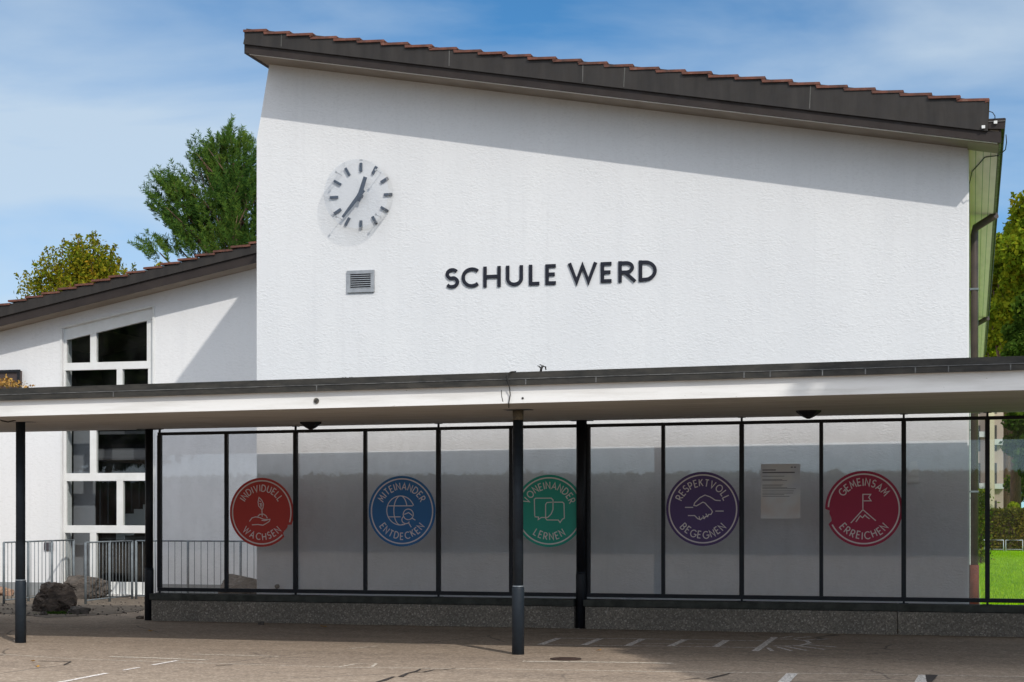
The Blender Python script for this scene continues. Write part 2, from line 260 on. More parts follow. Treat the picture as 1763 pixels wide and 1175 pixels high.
# ------------------------------------------------------------------ objects
def tag(o, label=None, cat=None, group=None, kind=None):
    if label: o['label'] = label
    if cat: o['category'] = cat
    if group: o['group'] = group
    if kind: o['kind'] = kind
    return o
def empty(name, loc=(0, 0, 0), label=None, cat=None, group=None, rz=0):
    o = bpy.data.objects.new(name, None); COL.objects.link(o); o.location = loc; o.rotation_euler.z = rz
    o.empty_display_size = 0.2
    return tag(o, label, cat, group)
class MB:
    def __init__(s): s.v = []; s.f = []; s.sm = []
    def add(s, vs, fs, smooth=False):
        o = len(s.v); s.v += [tuple(p) for p in vs]; s.f += [tuple(i + o for i in f) for f in fs]; s.sm += [smooth] * len(fs); return s
    def box(s, x0, x1, y0, y1, z0, z1):
        x0, x1 = sorted((x0, x1)); y0, y1 = sorted((y0, y1)); z0, z1 = sorted((z0, z1))
        return s.add([(x0, y0, z0), (x1, y0, z0), (x1, y1, z0), (x0, y1, z0), (x0, y0, z1), (x1, y0, z1), (x1, y1, z1), (x0, y1, z1)],
                     [(0, 3, 2, 1), (4, 5, 6, 7), (0, 1, 5, 4), (1, 2, 6, 5), (2, 3, 7, 6), (3, 0, 4, 7)])
    def hexa(s, lo, hi):   # lo, hi: four points each, same winding (ccw from above)
        return s.add(list(lo) + list(hi), [(0, 3, 2, 1), (4, 5, 6, 7), (0, 1, 5, 4), (1, 2, 6, 5), (2, 3, 7, 6), (3, 0, 4, 7)])
    def prismY(s, poly, y0, y1):  # poly in (x,z) counter-clockwise seen from -Y
        n = len(poly); vs = [(x, y0, z) for x, z in poly] + [(x, y1, z) for x, z in poly]
        return s.add(vs, [tuple(range(n)), tuple(range(2 * n - 1, n - 1, -1))] + [(i, i + n, (i + 1) % n + n, (i + 1) % n) for i in range(n)])
    def tube(s, pts, r, n=10, cap=True):
        pts = [Vector(p) for p in pts]; rs = r if isinstance(r, (list, tuple)) else [r] * len(pts); vs = []; fs = []
        up = None
        for i, p in enumerate(pts):
            d = (pts[min(i + 1, len(pts) - 1)] - pts[max(i - 1, 0)]).normalized()
            if up is None: up = Vector((1, 0, 0)) if abs(d.x) < .8 else Vector((0, 1, 0))
            a = d.cross(up).normalized(); b = d.cross(a).normalized(); up = b.cross(d) if False else up
            for k in range(n):
                t = 2 * math.pi * k / n; q = p + (a * math.cos(t) + b * math.sin(t)) * rs[i]; vs.append(tuple(q))
        for i in range(len(pts) - 1):
            for k in range(n):
                fs.append((i * n + k, i * n + (k + 1) % n, (i + 1) * n + (k + 1) % n, (i + 1) * n + k))
        o = len(s.v); s.add(vs, fs, True)
        if cap:
            s.f.append(tuple(o + k for k in range(n))); s.f.append(tuple(o + (len(pts) - 1) * n + k for k in range(n - 1, -1, -1))); s.sm += [False, False]
        return s
    def lathe(s, prof, c, n=24):  # prof [(r,z)]
        vs = []; fs = []
        for r, z in prof:
            for k in range(n):
                t = 2 * math.pi * k / n; vs.append((c[0] + r * math.cos(t), c[1] + r * math.sin(t), c[2] + z))
        for i in range(len(prof) - 1):
            for k in range(n): fs.append((i * n + k, i * n + (k + 1) % n, (i + 1) * n + (k + 1) % n, (i + 1) * n + k))
        o = len(s.v); s.add(vs, fs, True)
        s.f.append(tuple(o + k for k in range(n - 1, -1, -1))); s.f.append(tuple(o + (len(prof) - 1) * n + k for k in range(n))); s.sm += [False, False]
        return s
    def build(s, name, m, parent=None, bevel=0):
        # place the origin at the bounds centre base for top-level things, at the parent's frame for parts
        me = bpy.data.meshes.new(name); off = Vector((0, 0, 0))
        if parent is not None:
            off = Vector(world_loc(parent))
        elif s.v:
            a = np.array(s.v); off = Vector(((a[:, 0].min() + a[:, 0].max()) / 2, (a[:, 1].min() + a[:, 1].max()) / 2, a[:, 2].min()))
        me.from_pydata([(x - off.x, y - off.y, z - off.z) for x, y, z in s.v], [], s.f)
        me.polygons.foreach_set('use_smooth', s.sm); me.update()
        me.materials.append(m)
        o = bpy.data.objects.new(name, me); COL.objects.link(o)
        if parent is not None: o.parent = parent
        else: o.location = off
        bm = bmesh.new(); bm.from_mesh(me)
        if not getattr(s, 'open', False): bmesh.ops.recalc_face_normals(bm, faces=bm.faces)
        bm.to_mesh(me); bm.free()
        if bevel:
            b = o.modifiers.new('bevel', 'BEVEL'); b.width = bevel; b.segments = 2; b.limit_method = 'ANGLE'; b.angle_limit = R(40)
        return o
def world_loc(o):
    l = Vector(o.location)
    while o.parent is not None: o = o.parent; l = l + Vector(o.location)
    return l
def copy_tree(o, parent=None):
    c = o.copy(); COL.objects.link(c)
    if parent is not None: c.parent = parent
    for ch in [q for q in bpy.data.objects if q.parent == o]: copy_tree(ch, c)
    return c

# ---- leaf clouds
def leaf_mesh(name, P, Nn, size, m, parent, aspect=0.55, elong=None):
    n = len(P); rng = np.random.default_rng(len(P) + 3)
    if elong is None:
        a = rng.normal(size=(n, 3))
    else: a = elong
    a /= np.linalg.norm(a, axis=1, keepdims=True) + 1e-9
    b = np.cross(a, Nn); b /= np.linalg.norm(b, axis=1, keepdims=True) + 1e-9
    s = (size if hasattr(size, '__len__') else np.full(n, size))[:, None]
    sz = s * rng.uniform(0.7, 1.3, (n, 1))
    V = np.stack([P - a * sz, P + b * sz * aspect, P + a * sz, P - b * sz * aspect], 1).reshape(-1, 3)
    off = np.array(world_loc(parent)); V = V - off
    me = bpy.data.meshes.new(name); me.vertices.add(4 * n); me.vertices.foreach_set('co', V.ravel())
    me.loops.add(4 * n); me.loops.foreach_set('vertex_index', np.arange(4 * n, dtype=np.int32))
    me.polygons.add(n); me.polygons.foreach_set('loop_start', np.arange(0, 4 * n, 4, dtype=np.int32)); me.polygons.foreach_set('loop_total', np.full(n, 4, dtype=np.int32))
    me.update(); me.validate(); me.materials.append(m)
    o = bpy.data.objects.new(name, me); COL.objects.link(o); o.parent = parent; return o
def broad_tree(base, height, rx, ry, leafmat, nleaf, leaf, label, group=None, cat='tree', crown_from=0.25, nblob=26, seed=1, name='tree', lumps=0.42, twigs=0.0):
    rng = np.random.default_rng(seed); base = np.array(base, float)
    t = empty(name, tuple(base), label, cat, group)
    cz = height * (crown_from + (1 - crown_from) / 2); rz = height * (1 - crown_from) / 2
    tr = MB(); top = base + np.array([0, 0, height * .75])
    tr.tube([base - np.array([0, 0, .6]), base + np.array([.1 * rng.normal(), 0, height * .3]), top], [height * .018, height * .013, height * .004], 9)
    cen = []; rad = []
    for i in range(nblob):
        d = rng.normal(size=3); d /= np.linalg.norm(d); rr = rng.uniform(.35, .8)
        c = base + np.array([d[0] * rx * rr, d[1] * ry * rr, cz + d[2] * rz * rr]); cen.append(c); rad.append(rng.uniform(.24, lumps) * min(rx, rz))
        tr.tube([base + np.array([0, 0, height * rng.uniform(.2, .5)]), (base + c + np.array([0, 0, cz * .4])) / 2, c], [height * .009, height * .005, height * .002], 5)
    tr.build('trunk', M['bark'], t)
    cen = np.array(cen); rad = np.array(rad)
    k = rng.choice(nblob, nleaf, p=rad ** 2 / (rad ** 2).sum()); d = rng.normal(size=(nleaf, 3)); d /= np.linalg.norm(d, axis=1, keepdims=True)
    rr = rng.uniform(.45, 1, nleaf) ** .6
    ln = rng.uniform(.8, 1.15, nleaf)
    P = cen[k] + d * (rad[k] * rr * ln)[:, None] * np.array([1, 1, .8])
    if twigs > 0:
        nt4 = int(nblob * 9); kk = rng.integers(0, nblob, nt4); tw = MB(); LP = []; LD = []
        for i in kk:
            dd = rng.normal(size=3); dd[2] = abs(dd[2]) + .3; dd /= np.linalg.norm(dd); p0 = cen[i] + dd * rad[i] * np.array([.9, .9, .72]); dr = dd * .45 + np.array([0, 0, .9]) + rng.normal(size=3) * .18; dr /= np.linalg.norm(dr); ll = twigs * rng.uniform(.6, 2.0)
            tw.tube([tuple(p0 - dr * ll * .6), tuple(p0 + dr * ll)], [.016, .005], 4, False)
            m_ = int(10 + 22 * ll); f = rng.random(m_) ** .8; LP.append(p0 + dr * (f * ll)[:, None] + rng.normal(size=(m_, 3)) * leaf * (1.35 - f)[:, None]); LD.append(rng.normal(size=(m_, 3)))
        tr_o = tw.build('twig', M['bark'], t); tag(tr_o, kind='stuff')
        P = np.concatenate([P] + LP); d = np.concatenate([d] + LD); nleaf = len(P)
    leaf_mesh('crown', P, d + rng.normal(scale=.6, size=(nleaf, 3)), leaf, leafmat, t); return t

# ------------------------------------------------------------------ ground
def height(x, y):
    if y > 36 and x > -0.5: return -0.6 * min(1, (y - 36) / 60)
    return 0
g = MB()
xs = [-900, -300, -120, -60, -30, -16, -8, -2, 0.3, 4, 12, 30, 60, 120, 300, 900]; ys = [-900, -200, -60, -20, 0, 8, 14, 18, 22, 26, 30, 36, 40, 50, 60, 70, 80, 96, 130, 200, 400, 1500]
vs = [(x, y, (-0.6 * min(1, max(0, (y - 36) / 60)))) for y in ys for x in xs]; nx = len(xs)
g.add(vs, [(j * nx + i, j * nx + i + 1, (j + 1) * nx + i + 1, (j + 1) * nx + i) for j in range(len(ys) - 1) for i in range(nx - 1)]); g.open = True
tag(g.build('ground', M['asphalt']), 'worn brown asphalt of the school yard', kind='structure')
g = MB(); xs = [0.12, 1, 3, 8, 20, 45, 120]; ys = [25.2, 28, 32, 36, 40, 50, 60, 70, 80, 96, 130, 200]; nx = len(xs)
vs = [(x, y, 0.012 - 0.6 * min(1, max(0, (y - 36) / 60))) for y in ys for x in xs]
g.add(vs, [(j * nx + i, j * nx + i + 1, (j + 1) * nx + i + 1, (j + 1) * nx + i) for j in range(len(ys) - 1) for i in range(nx - 1)]); g.open = True
lawn = tag(g.build('lawn', M['grass']), 'bright green lawn beyond the building', kind='structure')
rng = np.random.default_rng(5); n = 26000
Yg = 26 + 66 * rng.random(n) ** 1.4; Xg = 0.15 + Yg * rng.random(n) * .07
gp = np.stack([Xg, Yg, 0.012 - 0.6 * np.clip((Yg - 36) / 60, 0, 1) + .03], 1)
eg = empty('temporary_anchor'); el = np.stack([rng.normal(scale=.35, size=n), rng.normal(scale=.35, size=n), np.ones(n)], 1)
gr = leaf_mesh('grass', gp, rng.normal(size=(n, 3)), .05, leafm('grass_blades', [(0.1, (0.16, 0.36, 0.004)), (0.9, (0.36, 0.55, 0.01))], .35), eg, .22, el)
gr.parent = None; bpy.data.objects.remove(eg); tag(gr, 'short sunlit grass on the lawn', 'grass', kind='stuff')

# flat marks on the yard
def strip(mb, pts, wd, z=0.004):
    P = [Vector(onZ(*p)) for p in pts]; vs = []
    for i, p in enumerate(P):
        d = (P[min(i + 1, len(P) - 1)] - P[max(i - 1, 0)]).normalized(); nn = Vector((-d.y, d.x, 0)) * (wd[i] if isinstance(wd, (list, tuple)) else wd) / 2
        vs += [(p.x + nn.x, p.y + nn.y, z), (p.x - nn.x, p.y - nn.y, z)]
    mb.add(vs, [(2 * i, 2 * i + 1, 2 * i + 3, 2 * i + 2) for i in range(len(P) - 1)]); mb.open = True; return mb
h = MB()
rungs = [((930.6, 1110.7), (962, 1099.6)), ((1004.6, 1111.9), (1033.6, 1100.3)), ((1079.5, 1113), (1106.7, 1100.8)), ((1154, 1113.4), (1179.5, 1102)), ((1232, 1114.7), (1251, 1103)), ((1300, 1122), (1334, 1097.7))]
for k, (a, b) in enumerate(rungs): strip(h, [a, b], .085, .005)
for a, b in zip(rungs[:4], rungs[1:5]):
    strip(h, [(a[0][0] + 4, a[0][1]), (b[0][0] - 3, b[0][1])], .035, .0045); strip(h, [(a[1][0] + 3, a[1][1]), (b[1][0] - 3, b[1][1])], .035, .0045)
strip(h, [(1240, 1114.9), (1306, 1116)], .035, .0045); strip(h, [(1254, 1103.2), (1324, 1104.5)], .035, .0045)
strip(h, [(1104, 1108.5), (1160, 1109.5)], .03, .0045); strip(h, [(1180, 1109), (1238, 1110)], .03, .0045)
tag(h.build('hopscotch_marking', M['chalk']), 'faded white hopscotch ladder chalked in the shade under the canopy', 'ground marking')
h = MB()
strip(h, [(1336, 1101), (1365, 1101.5), (1388, 1104), (1394, 1108), (1380, 1112), (1350, 1113.5), (1330, 1113)], .05, .005)
for a, b in [((1322, 1116), (1330, 1122)), ((1339, 1115), (1363, 1121.5)), ((1353, 1114), (1390, 1121)), ((1368, 1112), (1420, 1119)), ((1380, 1110), (1440, 1115)), ((1345, 1099), (1366, 1096)), ((1366, 1100), (1395, 1097)), ((1385, 1103), (1425, 1101))]:
    strip(h, [a, b], .045, .0046)
tag(h.build('sun_marking', M['chalk']), 'faded chalk half circle with rays at the right end of the hopscotch', 'ground marking')
h = MB(); strip(h, [(1364, 1160.5), (1343, 1182)], .11, .005); tag(h.build('line_marking', M['paint']), 'short white painted line at the bottom edge, left one of two', 'ground marking', 'short white painted lines on the yard')
h = MB(); strip(h, [(1592, 1163), (1581, 1182)], .11, .005); tag(h.build('line_marking', M['paint']), 'short white painted line at the bottom edge, right one of two', 'ground marking', 'short white painted lines on the yard')
h = MB(); strip(h, [(306, 1138), (262, 1146)], .05, .005); strip(h, [(240, 1150), (212, 1155)], .045, .005); strip(h, [(184, 1160), (96, 1177)], .06, .005)
tag(h.build('line_marking', M['chalk']), 'thin worn dashed white line running diagonally across the left of the yard', 'ground marking')
h = MB(); strip(h, [(-60, 1125), (0, 1127), (122, 1135), (300, 1141), (403, 1144), (602, 1150), (880, 1153), (1118, 1157), (1480, 1161.5), (1830, 1167)], [.03, .03, .025, .03, .03, .035, .03, .04, .035, .04], .004)
strip(h, [(189, 1131.5), (270, 1134), (357, 1137.5)], .07, .005)
strip(h, [(585, 1149), (610, 1144.5), (648, 1143.5), (640, 1149)], .04, .005); strip(h, [(330, 1127), (480, 1131)], .06, .0045)
strip(h, [(900, 1139.5), (1050, 1141), (1160, 1143)], .10, .0042); strip(h, [(600, 1118), (650, 1113)], .04, .005)
tag(h.build('asphalt_joint', M['seampale']), 'pale joint line across the asphalt', kind='structure')
h = MB(); strip(h, [(640, 1178), (662, 1172), (678, 1166), (690, 1166), (702, 1160), (716, 1157), (724, 1153), (740, 1152)], [.02, .05, .03, .06, .03, .035, .02, .01], .006); strip(h, [(712, 1159), (730, 1158), (748, 1154), (764, 1154), (786, 1151.5)], [.015, .03, .02, .025, .01], .0065)
strip(h, [(1180, 1171), (1204, 1168), (1216, 1170), (1238, 1165), (1258, 1160)], [.015, .03, .02, .04, .015], .006); strip(h, [(66, 1139), (122, 1140)], .03, .006); strip(h, [(122, 1140), (110, 1146)], .02, .0065)
strip(h, [(1604, 1163), (1600, 1175)], [.12, .05], .0064); strip(h, [(372, 1147), (400, 1145.5)], .03, .006)
tag(h.build('asphalt_crack', M['crack']), 'dark jagged cracks filled in the asphalt', kind='structure')
h = MB(); c0 = onZ(974, 1135.5)
h.lathe([(.17, .004), (.17, .010), (.15, .012)], (c0[0], c0[1], 0), 20)
for k in range(5): h.box(c0[0] - .09, c0[0] + .09, c0[1] - .10 + k * .045, c0[1] - .085 + k * .045, .0122, .016)
tag(h.build('drain_cover', metalm('rusty_drain', (.07, .04, .03), (.035, .022, .018), .8, 0, 14)), 'small round rust brown drain cover in the asphalt right of the front post', 'drain cover')

# ------------------------------------------------------------------ main school hall
YF = 23.4
hall = empty('school_building', (-5.2, YF, 0), 'large white roughcast school hall with the clock and the school name on its gable', 'building')
DEEP = 32.0; YE = 22.75
XR = -0.07
# roof underside line from front left to right at the eaves face
pL = xz(420, 90, YE); pR = xz(1724, 245, YE); slope = (pR[1] - pL[1]) / (pR[0] - pL[0])
def zu(x): return pL[1] + (x - pL[0]) * slope
w0 = xz(442, 880, YF)[0]
wl = [xz(443, 240, YF), xz(450, 196, YF), xz(464, 116, YF)]
poly = [(w0, -0.1), (XR, -0.1), (XR, zu(XR) + 0.02), (wl[2][0] + .0, zu(wl[2][0]) + 0.02)] + [wl[1], (w0, wl[0][1])]
b = MB(); b.prismY(poly, YF, YF + DEEP); b.build('wall', M['wall'], hall)
# corner strip: white edge running down at the right corner
b = MB(); b.box(XR, XR + .022, YF + .04, YF + .10, 0, zu(XR)); b.build('corner_strip', M['white'], hall)
roof = MB()
x0, x1 = pL[0] + .02, pR[0]
T = .05
roof.prismY([(x0 + .03, zu(x0 + .03) + .0), (x1 - .03, zu(x1 - .03)), (x1 - .03, zu(x1 - .03) + .16), (x0 + .03, zu(x0 + .03) + .16)], YE + .035, YF + DEEP + .3)
roof_o = roof.build('roof', M['cream'], hall)
# cream batten under the board
b = MB(); b.prismY([(x0 + .05, zu(x0 + .05) - .018), (x1 - .05, zu(x1 - .05) - .018), (x1 - .05, zu(x1 - .05) - .002), (x0 + .05, zu(x0 + .05) - .002)], YE + .032, YE + .06); b.build('batten', M['canopy'], roof_o)
# lower board and upper metal flashing
lb = .125; b = MB(); b.prismY([(x0, zu(x0) - .01), (x1, zu(x1) - .01), (x1, zu(x1) + lb), (x0, zu(x0) + lb)], YE, YE + .03); b.build('barge_board', M['board'], roof_o)
bt = xz(1701, 174, YE - .03); tl = xz(421, 50, YE - .03); sl2 = (bt[1] - tl[1]) / (bt[0] - tl[0])
xm = bt[0]
b = MB(); b.prismY([(tl[0] - .02, zu(tl[0]) + lb - .01), (xm, zu(xm) + lb - .01), (xm, bt[1]), (tl[0] + .03, tl[1])], YE - .035, YE + .02); fl = b.build('flashing', M['barge'], roof_o)
for px, tilt in ((484, 0), (773, 0), (1003, 0), (1075, .01), (1395, .01)):
    q = onY(px, 200, YE - .04)[0]; b = MB()
    b.prismY([(q - .006 - tilt, zu(q) + lb + .01), (q + .006 - tilt, zu(q) + lb + .01), (q + .012, tl[1] + (q - tl[0]) * sl2 - .03), (q - .002, tl[1] + (q - tl[0]) * sl2 - .03)], YE - .039, YE - .036); b.build('seam', M['seam'], fl)
# left edge board (depth direction) and return
b = MB(); b.prismY([(x0 - .028, zu(x0) - .01), (x0 + .028, zu(x0) - .01), (x0 + .028, zu(x0) + .30), (x0 - .028, zu(x0) + .30)], YE + .03, YF + DEEP + .3); b.build('ridge_board', M['board'], roof_o)
# tiles: one mesh, a course every 0.37 m, seen end-on at the verge
b = MB(); nt_ = 29; a0 = tl[0] - .01; a1 = xm + .005; st_ = (a1 - a0) / nt_
rt = random.Random(3)
for i in range(nt_):
    xa = a0 + i * st_ - (.035 if i else 0); xb = a0 + (i + 1) * st_ + .012
    zb = tl[1] + (a0 + (i + 1) * st_ - tl[0]) * sl2 + .028 + rt.uniform(-.006, .006); za = zb + .016
    t_ = .034
    yo = rt.uniform(-.012, .012)
    b.prismY([(xa, za - t_), (xb - .006, zb - t_), (xb + .004, zb - t_ * .5), (xb - .004, zb), (xa, za)], YE - .06 + yo, YF + DEEP + .32)
    b.prismY([(xb - .055, zb - t_ - .022), (xb - .006, zb - t_ - .012), (xb - .004, zb - t_ + .002), (xb - .055, zb - t_ + .002)], YE - .055 + yo, YE + .3)
b.build('roof_tiles', M['tile'], roof_o)
# eaves: green boarded soffit strip along the right side, gutter
b = MB(); b.prismY([(XR + .0, zu(XR) - .012), (x1 - .04, zu(x1 - .04) - .012), (x1 - .04, zu(x1 - .04) - .003), (XR, zu(XR) - .003)], YF + .0, YF + DEEP)
b.build('boarded_soffit', M['green'], roof_o)
b = MB(); b.prismY([(XR + .003, zu(XR) - .02), (x1 - .035, zu(x1 - .035) - .02), (x1 - .035, zu(x1 - .035) - .004), (XR + .003, zu(XR) - .004)], YE + .1, YF - .004)
b.build('soffit_panel', M['cream'], roof_o)
b = MB(); b.box(x1 - .032, x1, YE + .031, YF + DEEP, zu(x1) - .012, zu(x1) + .30); b.build('fascia_board', M['pipe'], roof_o)
gx0 = xm + .004; gx1 = onY(1731, 210, YE)[0]; gz0 = onY(1716, 222, YE)[2]; gz1 = onY(1716, 205, YE)[2]
b = MB(); b.prismY([(gx0, gz0), (gx1 - .012, gz0 - .015), (gx1, gz1 - .04), (gx1 + .006, gz1 - .01), (gx1 - .01, gz1), (gx0, gz1)], YE - .03, YF + DEEP + .1); gut = b.build('gutter', M['board'], roof_o)
b = MB(); b.box(gx0, gx1, YE - .042, YE - .031, gz1 - .045, gz1 - .035); b.build('gutter_lip', M['seam'], gut)
for px, py in ((1693, 219), (1714, 211)):
    q = onY(px, py, YE - .06); b = MB(); b.box(q[0] - .022, q[0] + .022, q[1] - .01, q[1] + .02, q[2] - .02, q[2] + .02); b.build('clip', M['white'], gut, .004)
def wire(pts, r, name, m, parent):
    b = MB(); b.tube(pts, r, 6); return b.build(name, m, parent)
cl = onY(1703, 192, YE - .05)
wire([cl, onY(1709, 194, YE - .05), onY(1713, 200, YE - .05), onY(1713, 206, YE - .05)], .006, 'lightning_wire', M['slate'], roof_o)
zc = zu(XR)
wire([onY(1732, 232, YE), onY(1733, 245, YE + .03), onY(1731, 258, YE + .2), (x1 - .02, YE + .7, zu(x1) - .03), (x1 - .2, YE + 1.0, zu(x1 - .2) - .02), (XR + .14, YE + 1.6, zu(XR + .14) - .02), (XR + .06, YE + 2.1, zc - .03), (XR + .02, YE + 2.6, zc - .12), (XR + .02, YE + 2.6, 0)], .007, 'lightning_wire', M['slate'], roof_o)
# downpipes
for yy in (28.5, 43.5):
    zt = zu(.1) - .05; xp = .025
    b = MB(); b.tube([(x1 + .0, yy - .3, zt - .02), (xp + .02, yy, zt - .16), (xp, yy, zt - .28), (xp, yy, .72)], .062, 12); dp = b.build('downpipe', M['pipe'], hall)
    b = MB(); b.tube([(xp, yy, .72), (xp, yy, 0)], .074, 12); b.build('pipe_foot', M['rustpipe'], dp)
    for zz in (1.9, 3.6, 5.2):
        b = MB(); b.box(XR, xp + .068, yy - .068, yy + .068, zz, zz + .03); b.build('pipe_clamp', M['galv'], dp)
# ventilation grille
v0 = onY(598, 505, YF); v1 = onY(645, 465, YF)
vent = MB(); x0v, x1v, z0v, z1v = v0[0], v1[0], v0[2], v1[2]
bw = .055
vent.box(x0v, x1v, YF - .03, YF + .01, z1v - bw, z1v); vent.box(x0v, x1v, YF - .03, YF + .01, z0v, z0v + bw)
vent.box(x0v, x0v + bw, YF - .028, YF + .01, z0v + bw, z1v - bw); vent.box(x1v - bw, x1v, YF - .028, YF + .01, z0v + bw, z1v - bw)
vo_ = vent.build('vent_grille', M['alu'], hall, .003)
b = MB(); b.box(x0v + bw, x1v - bw, YF - .004, YF - .002, z0v + bw, z1v - bw); b.build('vent_opening', M['black'], vo_)
b = MB(); hh = (z1v - z0v - 2 * bw) / 7
for k in range(7):
    zz = z0v + bw + k * hh; b.prismY([(x0v + bw, zz + .004), (x1v - bw, zz + .004), (x1v - bw, zz + hh * .5), (x0v + bw, zz + hh * .5)], YF - .024, YF - .006)
b.build('slats', M['alu'], vo_)
q = onY(478, 1010, YF); b = MB(); b.tube([(q[0], YF - .03, q[2]), (q[0], YF + .02, q[2])], .035, 12); b.build('pipe_stub', M['black'], hall)
q = onY(1572, 813, YF); b = MB()
b.prismY([(q[0] - .07, q[2] - .15), (q[0] + .075, q[2] - .14), (q[0] + .07, q[2] + .02), (q[0] + .05, q[2] + .15), (q[0] - .03, q[2] + .14), (q[0] - .06, q[2] + .03)], YF - .006, YF + .003); b.build('filler_patch', M['canopy'], hall)

# ------------------------------------------------------------------ stroke lettering
def arc(cx, cy, rx, ry, a0, a1, n=14):
    return [(cx + rx * math.cos(R(a0 + (a1 - a0) * k / n)), cy + ry * math.sin(R(a0 + (a1 - a0) * k / n))) for k in range(n + 1)]
G = {
 'A': (.80, [[(0, 0), (.40, 1), (.80, 0)], [(.14, .33), (.66, .33)]]),
 'B': (.58, [[(0, 0), (0, 1), (.28, 1)] + arc(.28, .76, .24, .24, 90, -90) + [(0, .52)], [(.28, .52)] + arc(.30, .26, .28, .26, 90, -90) + [(0, 0)]]),
 'C': (.80, [arc(.50, .5, .50, .5, 48, 312, 22)]),
 'D': (.74, [[(0, 0), (0, 1)], [(0, 1), (.24, 1)] + arc(.24, .5, .50, .5, 90, -90, 18) + [(0, 0)]]),
 'E': (.50, [[(.50, 1), (0, 1), (0, 0), (.50, 0)], [(0, .51), (.44, .51)]]),
 'G': (.84, [arc(.50, .5, .50, .5, 48, 350, 24) + [(.99, .46), (.58, .46)]]),
 'H': (.68, [[(0, 0), (0, 1)], [(.68, 0), (.68, 1)], [(0, .51), (.68, .51)]]),
 'I': (.0, [[(0, 0), (0, 1)]]),
 'K': (.58, [[(0, 0), (0, 1)], [(.56, 1), (.02, .46)], [(.18, .60), (.60, 0)]]),
 'L': (.48, [[(0, 1), (0, 0), (.48, 0)]]),
 'M': (.84, [[(0, 0), (.10, 1), (.42, .32), (.74, 1), (.84, 0)]]),
 'N': (.68, [[(0, 0), (0, 1), (.68, 0), (.68, 1)]]),
 'O': (1.0, [arc(.50, .5, .50, .5, 90, 450, 28)]),
 'P': (.54, [[(0, 0), (0, 1), (.28, 1)] + arc(.28, .73, .26, .27, 90, -90) + [(0, .46)]]),
 'R': (.60, [[(0, 0), (0, 1)], [(0, 1), (.28, 1)] + arc(.28, .73, .26, .27, 90, -90) + [(0, .46)], [(.22, .46), (.60, 0)]]),
 'S': (.56, [arc(.30, .74, .25, .26, 35, 250, 14) + arc(.28, .26, .27, .27, 72, -145, 16)]),
 'T': (.60, [[(0, 1), (.60, 1)], [(.30, 1), (.30, 0)]]),
 'U': (.66, [[(0, 1), (0, .33)] + arc(.33, .33, .33, .33, 180, 360, 16) + [(.66, 1)]]),
 'V': (.74, [[(0, 1), (.37, 0), (.74, 1)]]),
 'W': (1.14, [[(0, 1), (.30, 0), (.57, .94), (.84, 0), (1.14, 1)]]),
}
def ribbon(mb, pts, wd, fn, y0, y1, closed=False):
    """pts 2D, fn maps 2D->(x,z), a solid ribbon between depths y0 (front) and y1"""
    P = [Vector(fn(p)) for p in pts]; Q = [P[0]]
    for p in P[1:]:
        if (p - Q[-1]).length > 1e-5: Q.append(p)
    P = Q; n = len(P); Lf = []; Rt = []
    if n < 2: return
    for i in range(n):
        d0 = (P[i] - P[i - 1]).normalized() if i else (P[1] - P[0]).normalized()
        d1 = (P[i + 1] - P[i]).normalized() if i < n - 1 else d0
        n0 = Vector((-d0.y, d0.x)); n1 = Vector((-d1.y, d1.x)); nn = n0 + n1
        if nn.length < .2: nn = n1.copy()
        nn.normalize(); k = 1 / max(.42, nn.dot(n1)); q = nn * wd / 2 * k
        Lf.append(P[i] + q); Rt.append(P[i] - q)
    vs = [(p.x, y0, p.y) for p in Lf] + [(p.x, y0, p.y) for p in Rt] + [(p.x, y1, p.y) for p in Lf] + [(p.x, y1, p.y) for p in Rt]
    fs = []
    for i in range(n - 1):
        fs += [(i, n + i, n + i + 1, i + 1), (2 * n + i, 2 * n + i + 1, 3 * n + i + 1, 3 * n + i), (i, i + 1, 2 * n + i + 1, 2 * n + i), (n + i, 3 * n + i, 3 * n + i + 1, n + i + 1)]
    fs += [(0, 2 * n, 3 * n, n), (n - 1, 2 * n - 1, 4 * n - 1, 3 * n - 1)]
    mb.add(vs, fs)
